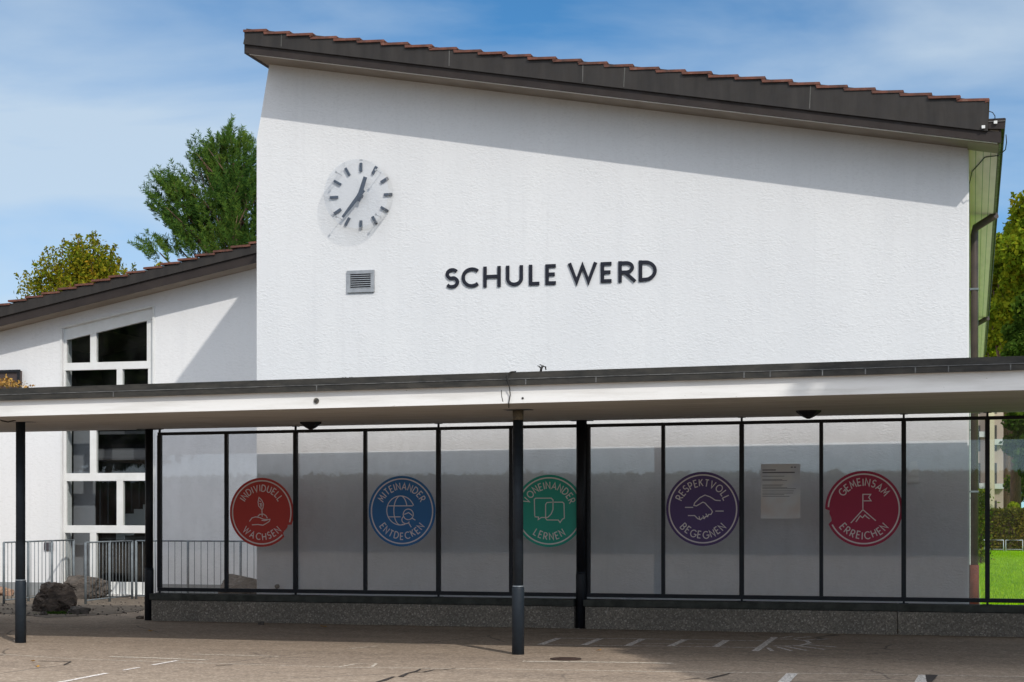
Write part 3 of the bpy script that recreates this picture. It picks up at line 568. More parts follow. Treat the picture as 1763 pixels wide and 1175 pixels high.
# name on the facade
YL = YF - .022
sign = empty('school_name_sign', onY(950, 490, YF), 'raised dark letters reading SCHULE WERD on the white gable', 'sign lettering')
H = .292; zb = (onY(780, 497, YL)[2] + onY(1115, 483.5, YL)[2]) / 2
spans = {0: ('S', 767, 790), 1: ('C', 794.4, 825), 2: ('H', 832, 861.7), 3: ('U', 871, 900), 4: ('L', 910.5, 931), 5: ('E', 938.8, 959.3), 6: ('W', 979.6, 1025.8), 7: ('E', 1034, 1055.3), 8: ('R', 1064.4, 1093.6), 9: ('D', 1099.6, 1130.4)}
SW = .048
for k, (ch, a, b_) in spans.items():
    xa = onY(a, 480, YL)[0] + SW / 2; xb = onY(b_, 480, YL)[0] - SW / 2
    if ch == 'W': xa -= .01; xb += .01
    wch, strokes = G[ch]; mb = MB()
    xmin = min(p[0] for s in strokes for p in s); xmax = max(p[0] for s in strokes for p in s)
    for j, s in enumerate(strokes):
        fn = lambda p: (xa + (p[0] - xmin) / (xmax - xmin) * (xb - xa), zb + SW / 2 + p[1] * (H - SW))
        s2 = list(s)
        def ext(a_, c_):   # butt ends reach the cap line
            d = Vector(a_) - Vector(c_); d.normalize(); return (a_[0] + d.x * .1 * (abs(d.y) > .5), a_[1] + d.y * .112 * (abs(d.y) > .5))
        if ch in 'HULW' and not (ch == 'H' and j == 2) or (ch in 'DR' and j == 0):
            if ch != 'L' or True:
                s2[0] = ext(s2[0], s2[1])
            if ch in 'HUWRD' and s2[-1][1] in (0, 1) and abs(s2[-1][1] - s2[-2][1]) > .05: s2[-1] = ext(s2[-1], s2[-2])
        if ch == 'R' and j == 2: s2[-1] = ext(s2[-1], s2[-2])
        ribbon(mb, s2, SW, fn, YL - .0008 * j, YF - .001 + j * .0004)
    mb.build('letter', M['letter'], sign)

# ------------------------------------------------------------------ clock
cc = onY(622, 338, YF); cxk, czk = cc[0], cc[2]
clock = empty('wall_clock', cc, 'round wall clock with blue black bar markers and hands under clear cover glass', 'clock')
SO = .215
def disc_pts(r, n=64, c=(cxk, czk)): return [(c[0] + r * math.cos(2 * math.pi * k / n), c[1] + r * math.sin(2 * math.pi * k / n)) for k in range(n)]
RC = .505
b = MB(); b.prismY(disc_pts(RC), YF - SO - .008, YF - SO); b.build('cover_glass', M['clockglass'], clock)
b = MB(); P = disc_pts(RC - .004); n = len(P)  # open tinted drum added to cast the cover's drawn-out grey shadow
b.add([(x, YF - SO + .002, z) for x, z in P] + [(x, YF + .001, z) for x, z in P], [(i, (i + 1) % n, (i + 1) % n + n, i + n) for i in range(n)], True); b.open = True
b.build('shade_drum', glassm('clock_shade_drum_tint', (.935, .937, .935), 0, 1.0, 0.0), clock)
for k in range(12):
    a = R(90 - 30 * k); r0, r1 = .362, .488; wd = .038
    mb = MB(); ribbon(mb, [(cxk + r0 * math.cos(a), czk + r0 * math.sin(a)), (cxk + r1 * math.cos(a), czk + r1 * math.sin(a))], wd, lambda p: p, YF - .03, YF + .001); mb.build('hour_marker', M['hand'], clock, .002)
def hand(ang, l, tail, w0_, w1_, y, name):
    a = R(90 - ang); c, s = math.cos(a), math.sin(a); px = lambda u, v: (cxk + u * c - v * s, czk + u * s + v * c)
    mb = MB(); mb.prismY([px(-tail, -w0_ / 2), px(l, -w1_ / 2), px(l, w1_ / 2), px(-tail, w0_ / 2)], y, y + .008); mb.build(name, M['hand'], clock)
hand(18.5, .28, .09, .072, .058, YF - .070, 'hour_hand'); hand(220, .41, .10, .07, .036, YF - .085, 'minute_hand')
b = MB(); b.tube([(cxk, YF - .09, czk), (cxk, YF, czk)], .035, 16); b.build('hub', M['hand'], clock)
for sx_ in (-1, 1):
    for sz_ in (-1, 1):
        q = (cxk + sx_ * .31 - .0, czk + sz_ * .325); b = MB(); b.tube([(q[0], YF - SO - .02, q[1]), (q[0], YF - SO, q[1])], .016, 12); b.tube([(q[0], YF - SO, q[1]), (q[0], YF, q[1])], .0035, 8); b.build('standoff_screw', M['alu'], clock)

# ------------------------------------------------------------------ left wing
YW = 28.2; YWE = 27.72
wing = empty('school_wing', (-15, YW, 0), 'set back white school wing with rising tiled roof and tall stair window', 'building')
a_ = xz(0, 561, YWE); c_ = xz(440, 451.5, YWE); sw = (c_[1] - a_[1]) / (c_[0] - a_[0])
def zw(x): return a_[1] + (x - a_[0]) * sw
XW0 = -30.0; XW1 = w0 + .002
def clampx(z): return max(z, 1.5)
# window opening
wx0 = onY(107, 700, YW)[0]; wx1 = onY(263, 700, YW)[0]; tzL = onY(107, 566, YW)[2]; tzR = onY(263, 528, YW)[2]; wz0 = onY(180, 1014, YW)[2]
b = MB()
th = .35
b.prismY([(XW0, -.1), (wx0, -.1), (wx0, zw(wx0) + .02), (XW0, max(.8, zw(XW0)))], YW, YW + th)
b.prismY([(wx1, -.1), (XW1 + 2.5, -.1), (XW1 + 2.5, zw(XW1 + 2.5) + .02), (wx1, zw(wx1) + .02)], YW, YW + th)
b.prismY([(wx0, tzL), (wx1, tzR), (wx1, zw(wx1) + .02), (wx0, zw(wx0) + .02)], YW, YW + th)
b.prismY([(wx0, -.1), (wx1, -.1), (wx1, wz0 - .12), (wx0, wz0 - .12)], YW, YW + th)
b.build('wall', M['wingwall'], wing)
b = MB(); b.prismY([(XW0, zw(XW0)), (XW1 + 2.5, zw(XW1 + 2.5)), (XW1 + 2.5, zw(XW1 + 2.5) + .12), (XW0, zw(XW0) + .12)], YWE + .03, YW + 9); wr = b.build('roof', M['cream'], wing)
b = MB(); b.prismY([(XW0, zw(XW0) - .01), (XW1, zw(XW1) - .01), (XW1, zw(XW1) + .16), (XW0, zw(XW0) + .16)], YWE, YWE + .028); b.build('barge_board', M['board'], wr)
f0 = xz(0, 528, YWE - .03); f1 = xz(440, 421, YWE - .03); sf = (f1[1] - f0[1]) / (f1[0] - f0[0])
b = MB(); b.prismY([(XW0, zw(XW0) + .155), (XW1, zw(XW1) + .155), (XW1, f0[1] + (XW1 - f0[0]) * sf), (XW0, f0[1] + (XW0 - f0[0]) * sf)], YWE - .035, YWE + .02); b.build('flashing', M['barge'], wr)
b = MB(); stp = .345; x = XW1 + .02; i = 0
while x > XW0:
    xb = x + .03; xa = x - stp; zb_ = f0[1] + (x - f0[0]) * sf + .022 + rt.uniform(-.005, .005); za = zb_ - stp * sf + .05
    b.prismY([(xa, za - .036), (xb, zb_ - .036), (xb, zb_), (xa + .004, za), (xa - .006, za - .018)], YWE - .06 + rt.uniform(-.012, .012), YW + 9.1); x -= stp
b.build('roof_tiles', M['tile'], wr)
b = MB(); b.box(XW0, wx0 - .002, YW - .02, YW - .001, 0, onY(60, 1003, YW)[2]); b.box(wx1 + .1, XW1 + 2, YW - .02, YW - .001, 0, onY(60, 1003, YW)[2]); b.build('plinth', M['plinth'], wing)
# stair window: frame with reveal, bars, panes
win = empty('stair_window', (0, 0, 0)); win.parent = wing
YG = YW + .10
def wp(px, py): return xz(px, py, YG)
fx0, fx1 = wp(107, 0)[0], wp(264, 0)[0]
fr_ = MB(); topz = lambda x: tzL + (x - wx0) / (wx1 - wx0) * (tzR - tzL)
ws = MB()
rows = [(None, 624), (637, 727), (740, 815), (828.5, 905), (918, 1002)]
lay = [[(116, 156.5), (167, 254)], [(114, 202), (212, 256)], [(115, 156), (167, 255)], [(116, 202), (213, 256)], [(113, 156), (167, 255)]]
zr = []
for (t0, b0) in rows: zr.append((None if t0 is None else wp(180, t0)[1], wp(180, b0)[1]))
e = .0015
# solid members between panes
frame = MB()
def fbox(xa, xb, za, zb_, y0=YG - .03, y1=YG + .05): frame.box(xa, xb, y0, y1, za, zb_)
cells = []
zprev_top = None
for ri in range(5):
    zt, zb_ = zr[ri]; cols = [(wp(a, 0)[0], wp(c, 0)[0]) for a, c in lay[ri]]
    if zt is None:
        tzf = lambda x: topz(x) - .20 if True else 0
        # sloped head
        fo = lambda x: topz(x)
        frame.prismY([(wx0, fo(wx0) - .22), (wx1, fo(wx1) - .22), (wx1, fo(wx1) + .0), (wx0, fo(wx0) + .0)], YG - .031, YG + .05)
        xs_ = [wx0, cols[0][0], cols[0][1], cols[1][0], cols[1][1], wx1]
        for a, c in ((0, 1), (2, 3), (4, 5)):
            frame.prismY([(xs_[a], zb_), (xs_[c], zb_), (xs_[c], fo(xs_[c]) - .2201), (xs_[a], fo(xs_[a]) - .2201)], YG - .03, YG + .05)
        for a, c in ((1, 2), (3, 4)): cells.append([(xs_[a], zb_), (xs_[c], zb_), (xs_[c], fo(xs_[c]) - .21), (xs_[a], fo(xs_[a]) - .21)])
    else:
        xs_ = [wx0, cols[0][0], cols[0][1], cols[1][0], cols[1][1], wx1]
        for a, c in ((0, 1), (2, 3), (4, 5)): fbox(xs_[a], xs_[c], zb_, zt)
        for a, c in ((1, 2), (3, 4)): cells.append([(xs_[a], zb_), (xs_[c], zb_), (xs_[c], zt), (xs_[a], zt)])
    zn = zr[ri + 1][0] if ri < 4 else wz0 - .12
    fbox(wx0, wx1, zn, zb_, YG - .032, YG + .05)
frame.build('frame', M['white'], win, .004)
for c in cells:
    b = MB(); b.prismY(c, YG + .008, YG + .016); b.build('pane', M['winglass'], win)
b = MB(); b.box(wx0 - .0, wx1 + .0, YW - .05, YG - .033, wz0 - .13, wz0 - .09); b.build('sill', M['white'], win)
b = MB()   # raised surround
rw = .035
b.box(wx0 - rw, wx0, YW - .015, YW + .0, 0, tzL); b.box(wx1, wx1 + rw, YW - .015, YW, 0, tzR)
b.prismY([(wx0 - rw, tzL), (wx1 + rw, tzR), (wx1 + rw, tzR + rw), (wx0 - rw, tzL + rw)], YW - .015, YW); b.build('surround', M['white'], win)
# stairwell interior
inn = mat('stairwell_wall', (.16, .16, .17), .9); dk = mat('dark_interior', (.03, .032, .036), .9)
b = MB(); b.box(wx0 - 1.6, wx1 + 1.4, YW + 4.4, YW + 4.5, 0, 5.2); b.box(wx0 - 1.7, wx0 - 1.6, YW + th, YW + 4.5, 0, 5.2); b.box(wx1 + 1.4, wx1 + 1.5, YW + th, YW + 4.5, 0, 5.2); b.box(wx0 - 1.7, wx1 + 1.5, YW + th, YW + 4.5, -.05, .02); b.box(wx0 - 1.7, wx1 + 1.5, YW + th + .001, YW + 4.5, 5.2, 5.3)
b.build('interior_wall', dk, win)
stm = mat('stair_concrete', (.34, .36, .36), .8)
st_o = MB(); sx0, sz0 = wp(150, 906); sx1, sz1 = wp(262, 848)
ns = 7
for k in range(ns):
    xa = sx0 + (sx1 - sx0) * k / ns; xb = sx0 + (sx1 - sx0) * (k + 1) / ns; za = sz0 + (sz1 - sz0) * k / ns
    st_o.box(xa, xb - .001, YW + 1.2, YW + 2.4, za - .28, za + .0 + .05 + (sz1 - sz0) / ns)
st_o.build('staircase', stm, win)
b = MB()
for k in range(14):
    xa = sx0 - .8 + (sx1 - sx0 + 1.0) * k / 14; zz = sz0 + (xa - sx0) * (sz1 - sz0) / (sx1 - sx0)
    b.box(xa, xa + .02, YW + 1.1, YW + 1.12, zz + .1, zz + 1.0)
b.build('stair_balusters', M['slate'], win)
b = MB()
b.box(wp(116, 0)[0] - .1, wp(145, 0)[0], YW + .5, YW + .53, .3, 3.2); b.build('curtain', mat('grey_curtain', (.24, .24, .26), .95), win)
b = MB(); b.box(wx0 - .2, wx1 + 1, YW + .9, YW + 2.6, wp(180, 790)[1], wp(180, 770)[1]); b.box(wx0, wx1 + .8, YW + 1.4, YW + 1.46, wp(180, 770)[1] + .3, wp(180, 770)[1] + .36); b.build('landing', mat('landing_slab', (.12, .12, .13), .8), win)
# brown window box above the canopy and plaque
q0 = xz(-60, 668, YW); q1 = xz(38, 639, YW)
b = MB(); b.box(q0[0], q1[0], YW - .10, YW - .001, q0[1] - .4, q1[1]); bw_ = b.build('brown_hatch', mat('brown_panel', (.055, .036, .032), .5), wing)
b = MB(); b.box(q0[0] - .02, q1[0] + .03, YW - .13, YW - .101, q1[1] - .035, q1[1] + .015); b.box(q1[0] - .03, q1[0] + .02, YW - .125, YW - .101, q0[1] - .4, q1[1] - .036); b.build('hatch_frame', M['black'], bw_)
p0 = xz(77, 948, YW); p1 = xz(92, 934, YW); b = MB(); b.box(p0[0], p1[0], YW - .03, YW - .001, p0[1], p1[1])
tag(b.build('plaque', mat('purple_grey_plaque', (.06, .05, .06), .5), None, .004), 'small dark square plaque on the white wing wall behind the railing', 'plaque')

# ------------------------------------------------------------------ canopy
can = empty('covered_walkway', (-5, 20, 0), 'long flat white canopy on slim dark steel posts in front of the school', 'canopy')
YC0, YC1 = 16.75, 22.76
front = [(-70, 718), (0, 716.5), (300, 711), (800, 698), (1100, 690.7), (1450, 681.5), (1763, 670.6), (1850, 667.5)]
topl = [(-70, 671), (0, 669), (300, 660.8), (800, 643), (1100, 635.4), (1450, 624.3), (1763, 612.3), (1850, 609)]
rear = [(0, 744.5), (800, 728.3), (1150, 722), (1450, 715.5), (1763, 709)]
Fp = [xz(p[0], p[1], YC0) for p in front]; Rp = [xz(p[0], p[1], YC1) for p in rear]
# straight fits keep the slab true
def fit(P):
    A = np.array(P); k, c = np.polyfit(A[:, 0], A[:, 1], 1); return lambda x: k * x + c
zf = fit(Fp); zr_ = fit(Rp); zt_ = fit([xz(p[0], p[1], YC0 - .04) for p in topl])
CX0, CX1 = -19.0, 7.0
tk = lambda x: zt_(x) - zf(x)
b = MB()
b.hexa([(CX0, YC0, zf(CX0)), (CX1, YC0, zf(CX1)), (CX1, YC1, zr_(CX1)), (CX0, YC1, zr_(CX0))],
       [(CX0, YC0, zt_(CX0) - .13), (CX1, YC0, zt_(CX1) - .13), (CX1, YC1, zr_(CX1) + tk(CX1) - .13), (CX0, YC1, zr_(CX0) + tk(CX0) - .13)])
slab = b.build('slab', M['canopy'], can)
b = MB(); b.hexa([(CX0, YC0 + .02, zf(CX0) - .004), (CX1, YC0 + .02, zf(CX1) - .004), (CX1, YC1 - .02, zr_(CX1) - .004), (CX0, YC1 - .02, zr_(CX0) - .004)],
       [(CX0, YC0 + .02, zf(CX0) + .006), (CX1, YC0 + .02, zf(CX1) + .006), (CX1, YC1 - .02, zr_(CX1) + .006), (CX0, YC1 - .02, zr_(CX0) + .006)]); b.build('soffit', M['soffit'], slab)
z0_ = lambda x: zt_(x) - .135
for (ya, yb, h0, h1, nm, mm, par) in ((YC0 - .055, YC1 + .03, 0, .065, 'roof_edge', M['trim'], can),):
    b = MB(); b.hexa([(CX0, ya, z0_(CX0)), (CX1, ya, z0_(CX1)), (CX1, yb, zr_(CX1) + tk(CX1) - .13), (CX0, yb, zr_(CX0) + tk(CX0) - .13)],
                     [(CX0, ya, z0_(CX0) + .058), (CX1, ya, z0_(CX1) + .058), (CX1, yb, zr_(CX1) + tk(CX1) - .07), (CX0, yb, zr_(CX0) + tk(CX0) - .07)]); edge = b.build('roof_edge', M['trim'], can)
b = MB(); b.hexa([(CX0, YC0 - .062, z0_(CX0) + .060), (CX1, YC0 - .062, z0_(CX1) + .060), (CX1, YC0 - .03, z0_(CX1) + .060), (CX0, YC0 - .03, z0_(CX0) + .060)],
                 [(CX0, YC0 - .062, z0_(CX0) + .066), (CX1, YC0 - .062, z0_(CX1) + .066), (CX1, YC0 - .03, z0_(CX1) + .066), (CX0, YC0 - .03, z0_(CX0) + .066)]); b.build('edge_lip', M['trimline'], edge)
b = MB(); b.hexa([(CX0, YC0 - .04, z0_(CX0) + .067), (CX1, YC0 - .04, z0_(CX1) + .067), (CX1, YC1, zr_(CX1) + tk(CX1) - .06), (CX0, YC1, zr_(CX0) + tk(CX0) - .06)],
                 [(CX0, YC0 - .04, z0_(CX0) + .135), (CX1, YC0 - .04, z0_(CX1) + .135), (CX1, YC1, zr_(CX1) + tk(CX1)), (CX0, YC1, zr_(CX0) + tk(CX0))]); b.build('roof_upstand', M['trim'], edge)
for px in (195, 545, 905, 1026, 1281, 1326, 1416, 1490, 1576, 1633, 1740):
    q = onY(px, 650, YC0 - .06)[0]; b = MB(); b.box(q - .006, q + .006, YC0 - .060, YC0 - .056, z0_(q) + .002, z0_(q) + .058); b.build('trim_clip', M['trimline'], edge)
def zs(x, y): return zf(x) + (zr_(x) - zf(x)) * (y - YC0) / (YC1 - YC0) - .004
def post(px, py, r0, r1, first):
    q = onZ(px, py); x, y = q[0], q[1]; zt2 = zs(x, y); b = MB(); b.tube([(x, y, .70), (x, y, zt2 - .0)], r0, 24); p = b.build('post', M['slate'] if first else M['black'], can)
    b = MB(); b.lathe([(r1, -.05), (r1, .735), (r1 * .93, .755)], (x, y, 0), 24); b.build('post_sleeve', M['slate'] if first else M['black'], p)
    b = MB(); b.lathe([(r1 * .96, .756), (r1 * .96, .762), (r0 * 1.01, .768)], (x, y, 0), 24); b.build('sleeve_ring', M['ring'] if first else M['slate'], p)
    b = MB(); b.box(x - .15, x + .15, y - .1, y + .1, zt2 - .012, zt2 + .003); b.build('head_plate', M['slate'], p)
    if first and px > 500:
        b = MB(); b.tube([(x, y, zt2 - .125), (x, y, zt2 - .013)], r0 + .003, 24); b.build('chipped_head', M['chipped'], p)
    return x, y
P1 = post(35.5, 1107, .056, .066, True); P2 = post(892, 1127, .058, .069, True)
post(256.8, 1068, .058, .066, False); P4 = post(1000.5, 1082, .066, .072, False)
# next front post beyond the frame at the same spacing
xx = P2[0] + (P2[0] - P1[0]); 
b = MB(); b.tube([(xx, P2[1], 0), (xx, P2[1], zs(xx, P2[1]))], .058, 24); b.build('post', M['slate'], can)
# rusty fixing and crack on the fascia
q = onY(545, 690.5, YC0); b = MB(); b.tube([(q[0], YC0 - .012, q[2]), (q[0], YC0 + .01, q[2])], .03, 14); fx = b.build('fixing_plate', M['chipped'], can)
b = MB(); b.tube([(q[0], YC0 - .022, q[2]), (q[0], YC0 - .0121, q[2])], .011, 8); b.build('bolt', M['rope'], fx)
b = MB(); b.tube([onY(863, 672, YC0 + .0), onY(864, 684, YC0), onY(866, 692, YC0)], .004, 5); b.build('fascia_crack', M['rope'], can)
q = onY(900, 686, YC0); b = MB(); b.tube([(q[0], YC0 - .006, q[2]), (q[0], YC0 + .01, q[2])], .012, 8); b.build('fascia_hole', M['rope'], can)
b = MB(); ye = YC0 - .07
b.tube([onY(888, 640, ye + .2), onY(880, 640.5, ye), onY(874, 643, ye), onY(873.5, 652, ye), onY(877, 666, ye + .02), onY(878.5, 680, ye + .05), onY(876, 694, ye + .05), onY(876, 702, ye + .15)], .006, 6)
tag(b.build('loose_cable', M['rope']), 'thin loose dark cable hanging over the canopy edge above the middle front post', 'cable')
b = MB(); b.tube([onY(-20, 712, YC0 + .5), onY(4, 725, YC0 + .7), onY(14, 727, YC0 + .8), onY(27, 724, YC0 + .9)], .008, 6)
tag(b.build('loose_cable', M['rope']), 'thin cable sagging under the canopy beside the leftmost front post', 'cable')
# dead sprig and wire twists on the roof edge
b = MB(); s0 = onY(931, 641, YC0); 
b.tube([s0, onY(932, 634, YC0), onY(935, 630.5, YC0), onY(939, 632, YC0), onY(940, 637, YC0)], [.012, .014, .012, .010, .007], 6)
b.tube([onY(932, 635, YC0), onY(928, 631, YC0 + .02), onY(925, 630, YC0)], [.009, .006, .003], 5); b.tube([onY(934, 632, YC0), onY(931, 628.5, YC0), onY(929, 628, YC0 + .03)], [.008, .005, .003], 5)
tag(b.build('dead_sprig', M['rope']), 'small dark withered sprig standing on the canopy roof edge', 'dead plant')
b = MB(); b.tube([onY(583, 653, YC0 + .05), onY(590, 650.5, YC0 + .05), onY(598, 652, YC0 + .05), onY(606, 650, YC0 + .05), onY(612, 652, YC0 + .05)], .005, 5)
for px in (595, 602, 606): b.tube([onY(px, 655, YC0 + .05), onY(px, 649.5, YC0 + .05)], .006, 5)
tag(b.build('wire_twist', M['rope']), 'short twisted dark wire on the canopy roof edge left of the sprig', 'wire')
# leaf litter at the left end of the roof
lp = empty('leaf_pile', onY(12, 668, YC0 + .4), 'small heap of yellow brown autumn leaves on the left end of the canopy roof', 'leaf pile')
rng = np.random.default_rng(9); n = 260; c0 = np.array(onY(6, 667, YC0 + .4)); P = c0 + rng.normal(size=(n, 3)) * np.array([.13, .10, .035]); P[:, 2] = np.abs(P[:, 2] - c0[2]) + c0[2] - .01
P[:, 2] += .09 * np.exp(-((P[:, 0] - c0[0]) / .13) ** 2) * rng.random(n)
leaf_mesh('leaves', P, rng.normal(size=(n, 3)), .022, leafm('dry_leaves', [(0.1, (.2, .08, .03)), (.5, (.5, .30, .08)), (.9, (.75, .6, .25))], .1), lp, .6)
# soffit lamps
for k, (px, py, Y, lab) in enumerate(((535, 722, 20.5, 'black faceted lamp under the canopy above the red and blue stickers'), (1392, 703, 20.26, 'black faceted lamp under the canopy above the notice sheet'))):
    q = onY(px, py, Y); z = zs(q[0], Y) + .0; lamp = empty('canopy_lamp', (q[0], Y, z), lab, 'lamp', 'lamps under the canopy')
    b = MB(); b.lathe([(.035, -.105), (.075, -.085), (.150, -.030), (.150, -.012), (.145, 0)], (q[0], Y, z), 8); b.sm = [False] * len(b.f); b.build('housing', M['black'], lamp)
    b = MB(); b.lathe([(.02, -.112), (.033, -.106)], (q[0], Y, z), 8); b.build('lens', M['slate'], lamp)

# ------------------------------------------------------------------ low wall and glass screens
YS = 22.4
def lowwall(pxa, pxb, lab):
    xa = onY(pxa, 1040, YS)[0]; xb = onY(pxb, 1040, YS)[0]
    t = empty('low_wall', ((xa + xb) / 2, YS, 0), lab, 'low wall', 'low concrete walls under the glass screens')
    b = MB(); b.box(xa, xb, YS - .10, YS + .14, -.1, .30); b.build('concrete_wall', M['concrete'], t, .008)
    b = MB(); b.box(xa - .02, xb + .0, YS - .13, YS + .17, .305, .395); b.build('coping', M['coping'], t, .008)
    return t
lowwall(266, 991, 'low exposed aggregate concrete wall with dark coping left of the thick middle post')
lowwall(1010, 1545, 'low exposed aggregate concrete wall with dark coping right of the thick middle post')
lowwall(1547, 2050, 'low exposed aggregate concrete wall with dark coping below the lawn view, rightmost')
YGS = 22.46
gb = MB(); rr_ = random.Random(77)
for k in range(420):
    x = rr_.uniform(-9.6, 1.4); y = YS - .11 - abs(rr_.gauss(0, .07)); s_ = rr_.uniform(.005, .017)
    gb.add([(x + s_ * a_[0] * rr_.uniform(.6, 1.3), y + s_ * a_[1], .003 + s_ * .7 * (a_[2] + .5)) for a_ in ((1, 0, 0), (0, 1, 0), (-1, 0, 0), (0, -1, 0), (0, 0, 1), (0, 0, -.5))], [(0, 1, 4), (1, 2, 4), (2, 3, 4), (3, 0, 4), (1, 0, 5), (2, 1, 5), (3, 2, 5), (0, 3, 5)])
tag(gb.build('grit', mat('pale_grit', (.34, .29, .23), .9)), 'fine grit gathered along the foot of the low wall', 'grit', kind='stuff')
def screen(muls, tall, lab):
    xs_ = [onY(p, 880, YGS)[0] for p in muls]
    t = empty('glass_screen', ((xs_[0] + xs_[-1]) / 2, YGS, .4), lab, 'glass screen', 'glass wind screens under the canopy')
    zb0, zb1 = .425, .478; topf = lambda x: zs(x, YGS) - .055
    xa, xb = xs_[0] - .025, xs_[-1] + .025
    b = MB(); b.box(xa, xb, YGS - .027, YGS + .027, zb0, zb1); b.build('bottom_rail', M['black'], t, .004)
    b = MB(); b.hexa([(xa, YGS - .027, topf(xa) - .045), (xb, YGS - .027, topf(xb) - .045), (xb, YGS + .027, topf(xb) - .045), (xa, YGS + .027, topf(xa) - .045)],
                     [(xa, YGS - .027, topf(xa)), (xb, YGS - .027, topf(xb)), (xb, YGS + .027, topf(xb)), (xa, YGS + .027, topf(xa))]); b.build('top_rail', M['black'], t, .004)
    for k, x in enumerate(xs_):
        tl_ = muls[k] in tall; hw = .030 if tl_ else .024
        b = MB(); b.box(x - hw, x + hw, YGS - .030, YGS + .030, zb1 + .0005, topf(x) - .0455)
        if tl_:
            b.box(x - .014, x + .014, YGS - .014, YGS + .014, .39, zb0 - .0005); b.box(x - .014, x + .014, YGS - .014, YGS + .014, topf(x) + .0005, zs(x, YGS) + .003)
            b.box(x - .06, x + .06, YGS - .04, YGS + .04, .392, .402); b.box(x - .05, x + .05, YGS - .03, YGS + .03, zs(x, YGS) - .012, zs(x, YGS) + .002)
        b.build('mullion', M['black'], t, .003)
    for x0_, x1_ in zip(xs_[:-1], xs_[1:]):
        b = MB(); b.box(x0_ + .02, x1_ - .02, YGS - .004, YGS + .004, zb1 - .01, topf((x0_ + x1_) / 2) - .05); b.build('glass_pane', M['glass'], t)
    return t
screen([275, 390, 509, 629, 755, 880, 1008.5], (275, 509, 755, 1008.5), 'black framed glass screen with the red, blue and green stickers')
screen([1013.5, 1142, 1277, 1414, 1556, 1700, 1850, 2010], (1277, 1556, 1700, 1850), 'black framed glass screen with the purple and crimson stickers')

# stickers
YK = YGS - .0045
def sticker(px, py, col, ringc, top, bottom, icon, bite, lab, rad=.497):
    c = onY(px, py, YK); cx, cz = c[0], c[2]
    t = empty('round_sticker', c, lab, 'sticker', 'round motto stickers on the glass screens')
    m = mat('sticker_film', col, .55); n_ = noise_tex(m, coord(m), 3, 5); setc(m, ramp(m, n_, [(.3, tuple(x * .9 for x in col)), (.7, col)]))
    mw = mat('sticker_print', ringc, .6)
    pts = []
    for k in range(120):
        a = 360 * k / 120; r = rad
        for (a0, a1, rr) in bite:
            if a0 <= a <= a1: r = rad * (rr + .012 * math.sin(a * 1.7))
        pts.append((cx + r * math.cos(R(a)), cz + r * math.sin(R(a))))
    b = MB(); b.prismY(pts, YK - .002, YK); b.build('film', m, t)
    y0, y1 = YK - .0032, YK - .0015
    b = MB(); seg = []
    def inb(a): return any(a0 - 1 <= a <= a1 + 1 and rr < .93 for a0, a1, rr in bite)
    cur = []
    for k in range(121):
        a = 3 * k
        if inb(a % 360):
            if len(cur) > 1: seg.append(cur)
            cur = []
        else: cur.append((math.cos(R(a)) * rad * .915, math.sin(R(a)) * rad * .915))
    if len(cur) > 1: seg.append(cur)
    for s in seg: ribbon(b, s, .018, lambda p: (cx + p[0], cz + p[1]), y0, y1)
    b.build('ring', mw, t)
    hgt = .092; wd = .0135
    def arctext(txt, r, mid, up):
        b = MB()
        sp = .40
        tot = sum(G[ch][0] for ch in txt) + sp * (len(txt) - 1); rr = r + (hgt / 2 if up else -hgt / 2); k = hgt * .86 / rr
        a = -tot / 2
        jr = random.Random(len(txt))
        for ch in txt:
            wch, strokes = G[ch]; am = (a + wch / 2) * k; jit = jr.uniform(-.05, .05)
            th_ = (mid - math.degrees(am)) if up else (mid + math.degrees(am)); th_ = R(th_)
            for j, s in enumerate(strokes):
                def fn(p):
                    lx = (p[0] - wch / 2) * hgt * .86; lz = p[1] * hgt + jit * hgt
                    if up: rad_ = r + lz; ax = Vector((math.sin(th_), -math.cos(th_)))
                    else: rad_ = r - lz; ax = Vector((-math.sin(th_), math.cos(th_)))
                    o = Vector((math.cos(th_), math.sin(th_)))
                    return tuple(Vector((cx, cz)) + o * rad_ + ax * lx)
                ribbon(b, s, wd, fn, y0 - .0002 * j, y1)
            a += wch + sp
        b.build('lettering', mw, t)
    arctext(top, .305, 90, True); arctext(bottom, .395, 270, False)
    b = MB()
    for j, s in enumerate(icon): ribbon(b, s, .0125, lambda p: (cx + p[0], cz + p[1]), y0 - .0002 * (j % 6), y1)
    b.build('icon', mw, t); return t
leaf_icon = [[(.01, -.06), (.005, .04)], [(.005, .04), (-.045, .09), (-.055, .15), (-.04, .215), (.0, .18), (.03, .12), (.02, .06), (.005, .04)], [(-.005, .07), (-.02, .13)], [(-.012, .10), (.012, .11)], [(-.03, .13), (-.016, .115), (.0, .135)], [(-.035, .165), (-.012, .155)],
  [(-.19, -.13), (-.15, -.08), (-.09, -.065), (-.03, -.075), (.03, -.10), (.09, -.105), (.13, -.10), (.12, -.13), (.07, -.16), (.02, -.185), (-.06, -.175), (-.15, -.18)], [(.0, -.115), (.05, -.12), (.10, -.105)], [(-.06, -.06), (-.03, -.03), (.03, -.025), (.07, -.05), (.09, -.085)]]
globe = [arc(-.02, .01, .205, .205, 20, 290, 30), arc(-.02, .01, .10, .205, 20, 290, 26), [(-.20, .075), (.16, .075)], [(-.20, -.08), (-.02, -.08)], arc(.095, -.045, .075, .075, 0, 360, 22), arc(.06, -.12, .06, .055, 120, 330, 14), [(.145, -.095), (.20, -.125)], [(.10, -.165), (.14, -.225)], [(.035, -.045), (.10, -.02), (.155, -.06)]]
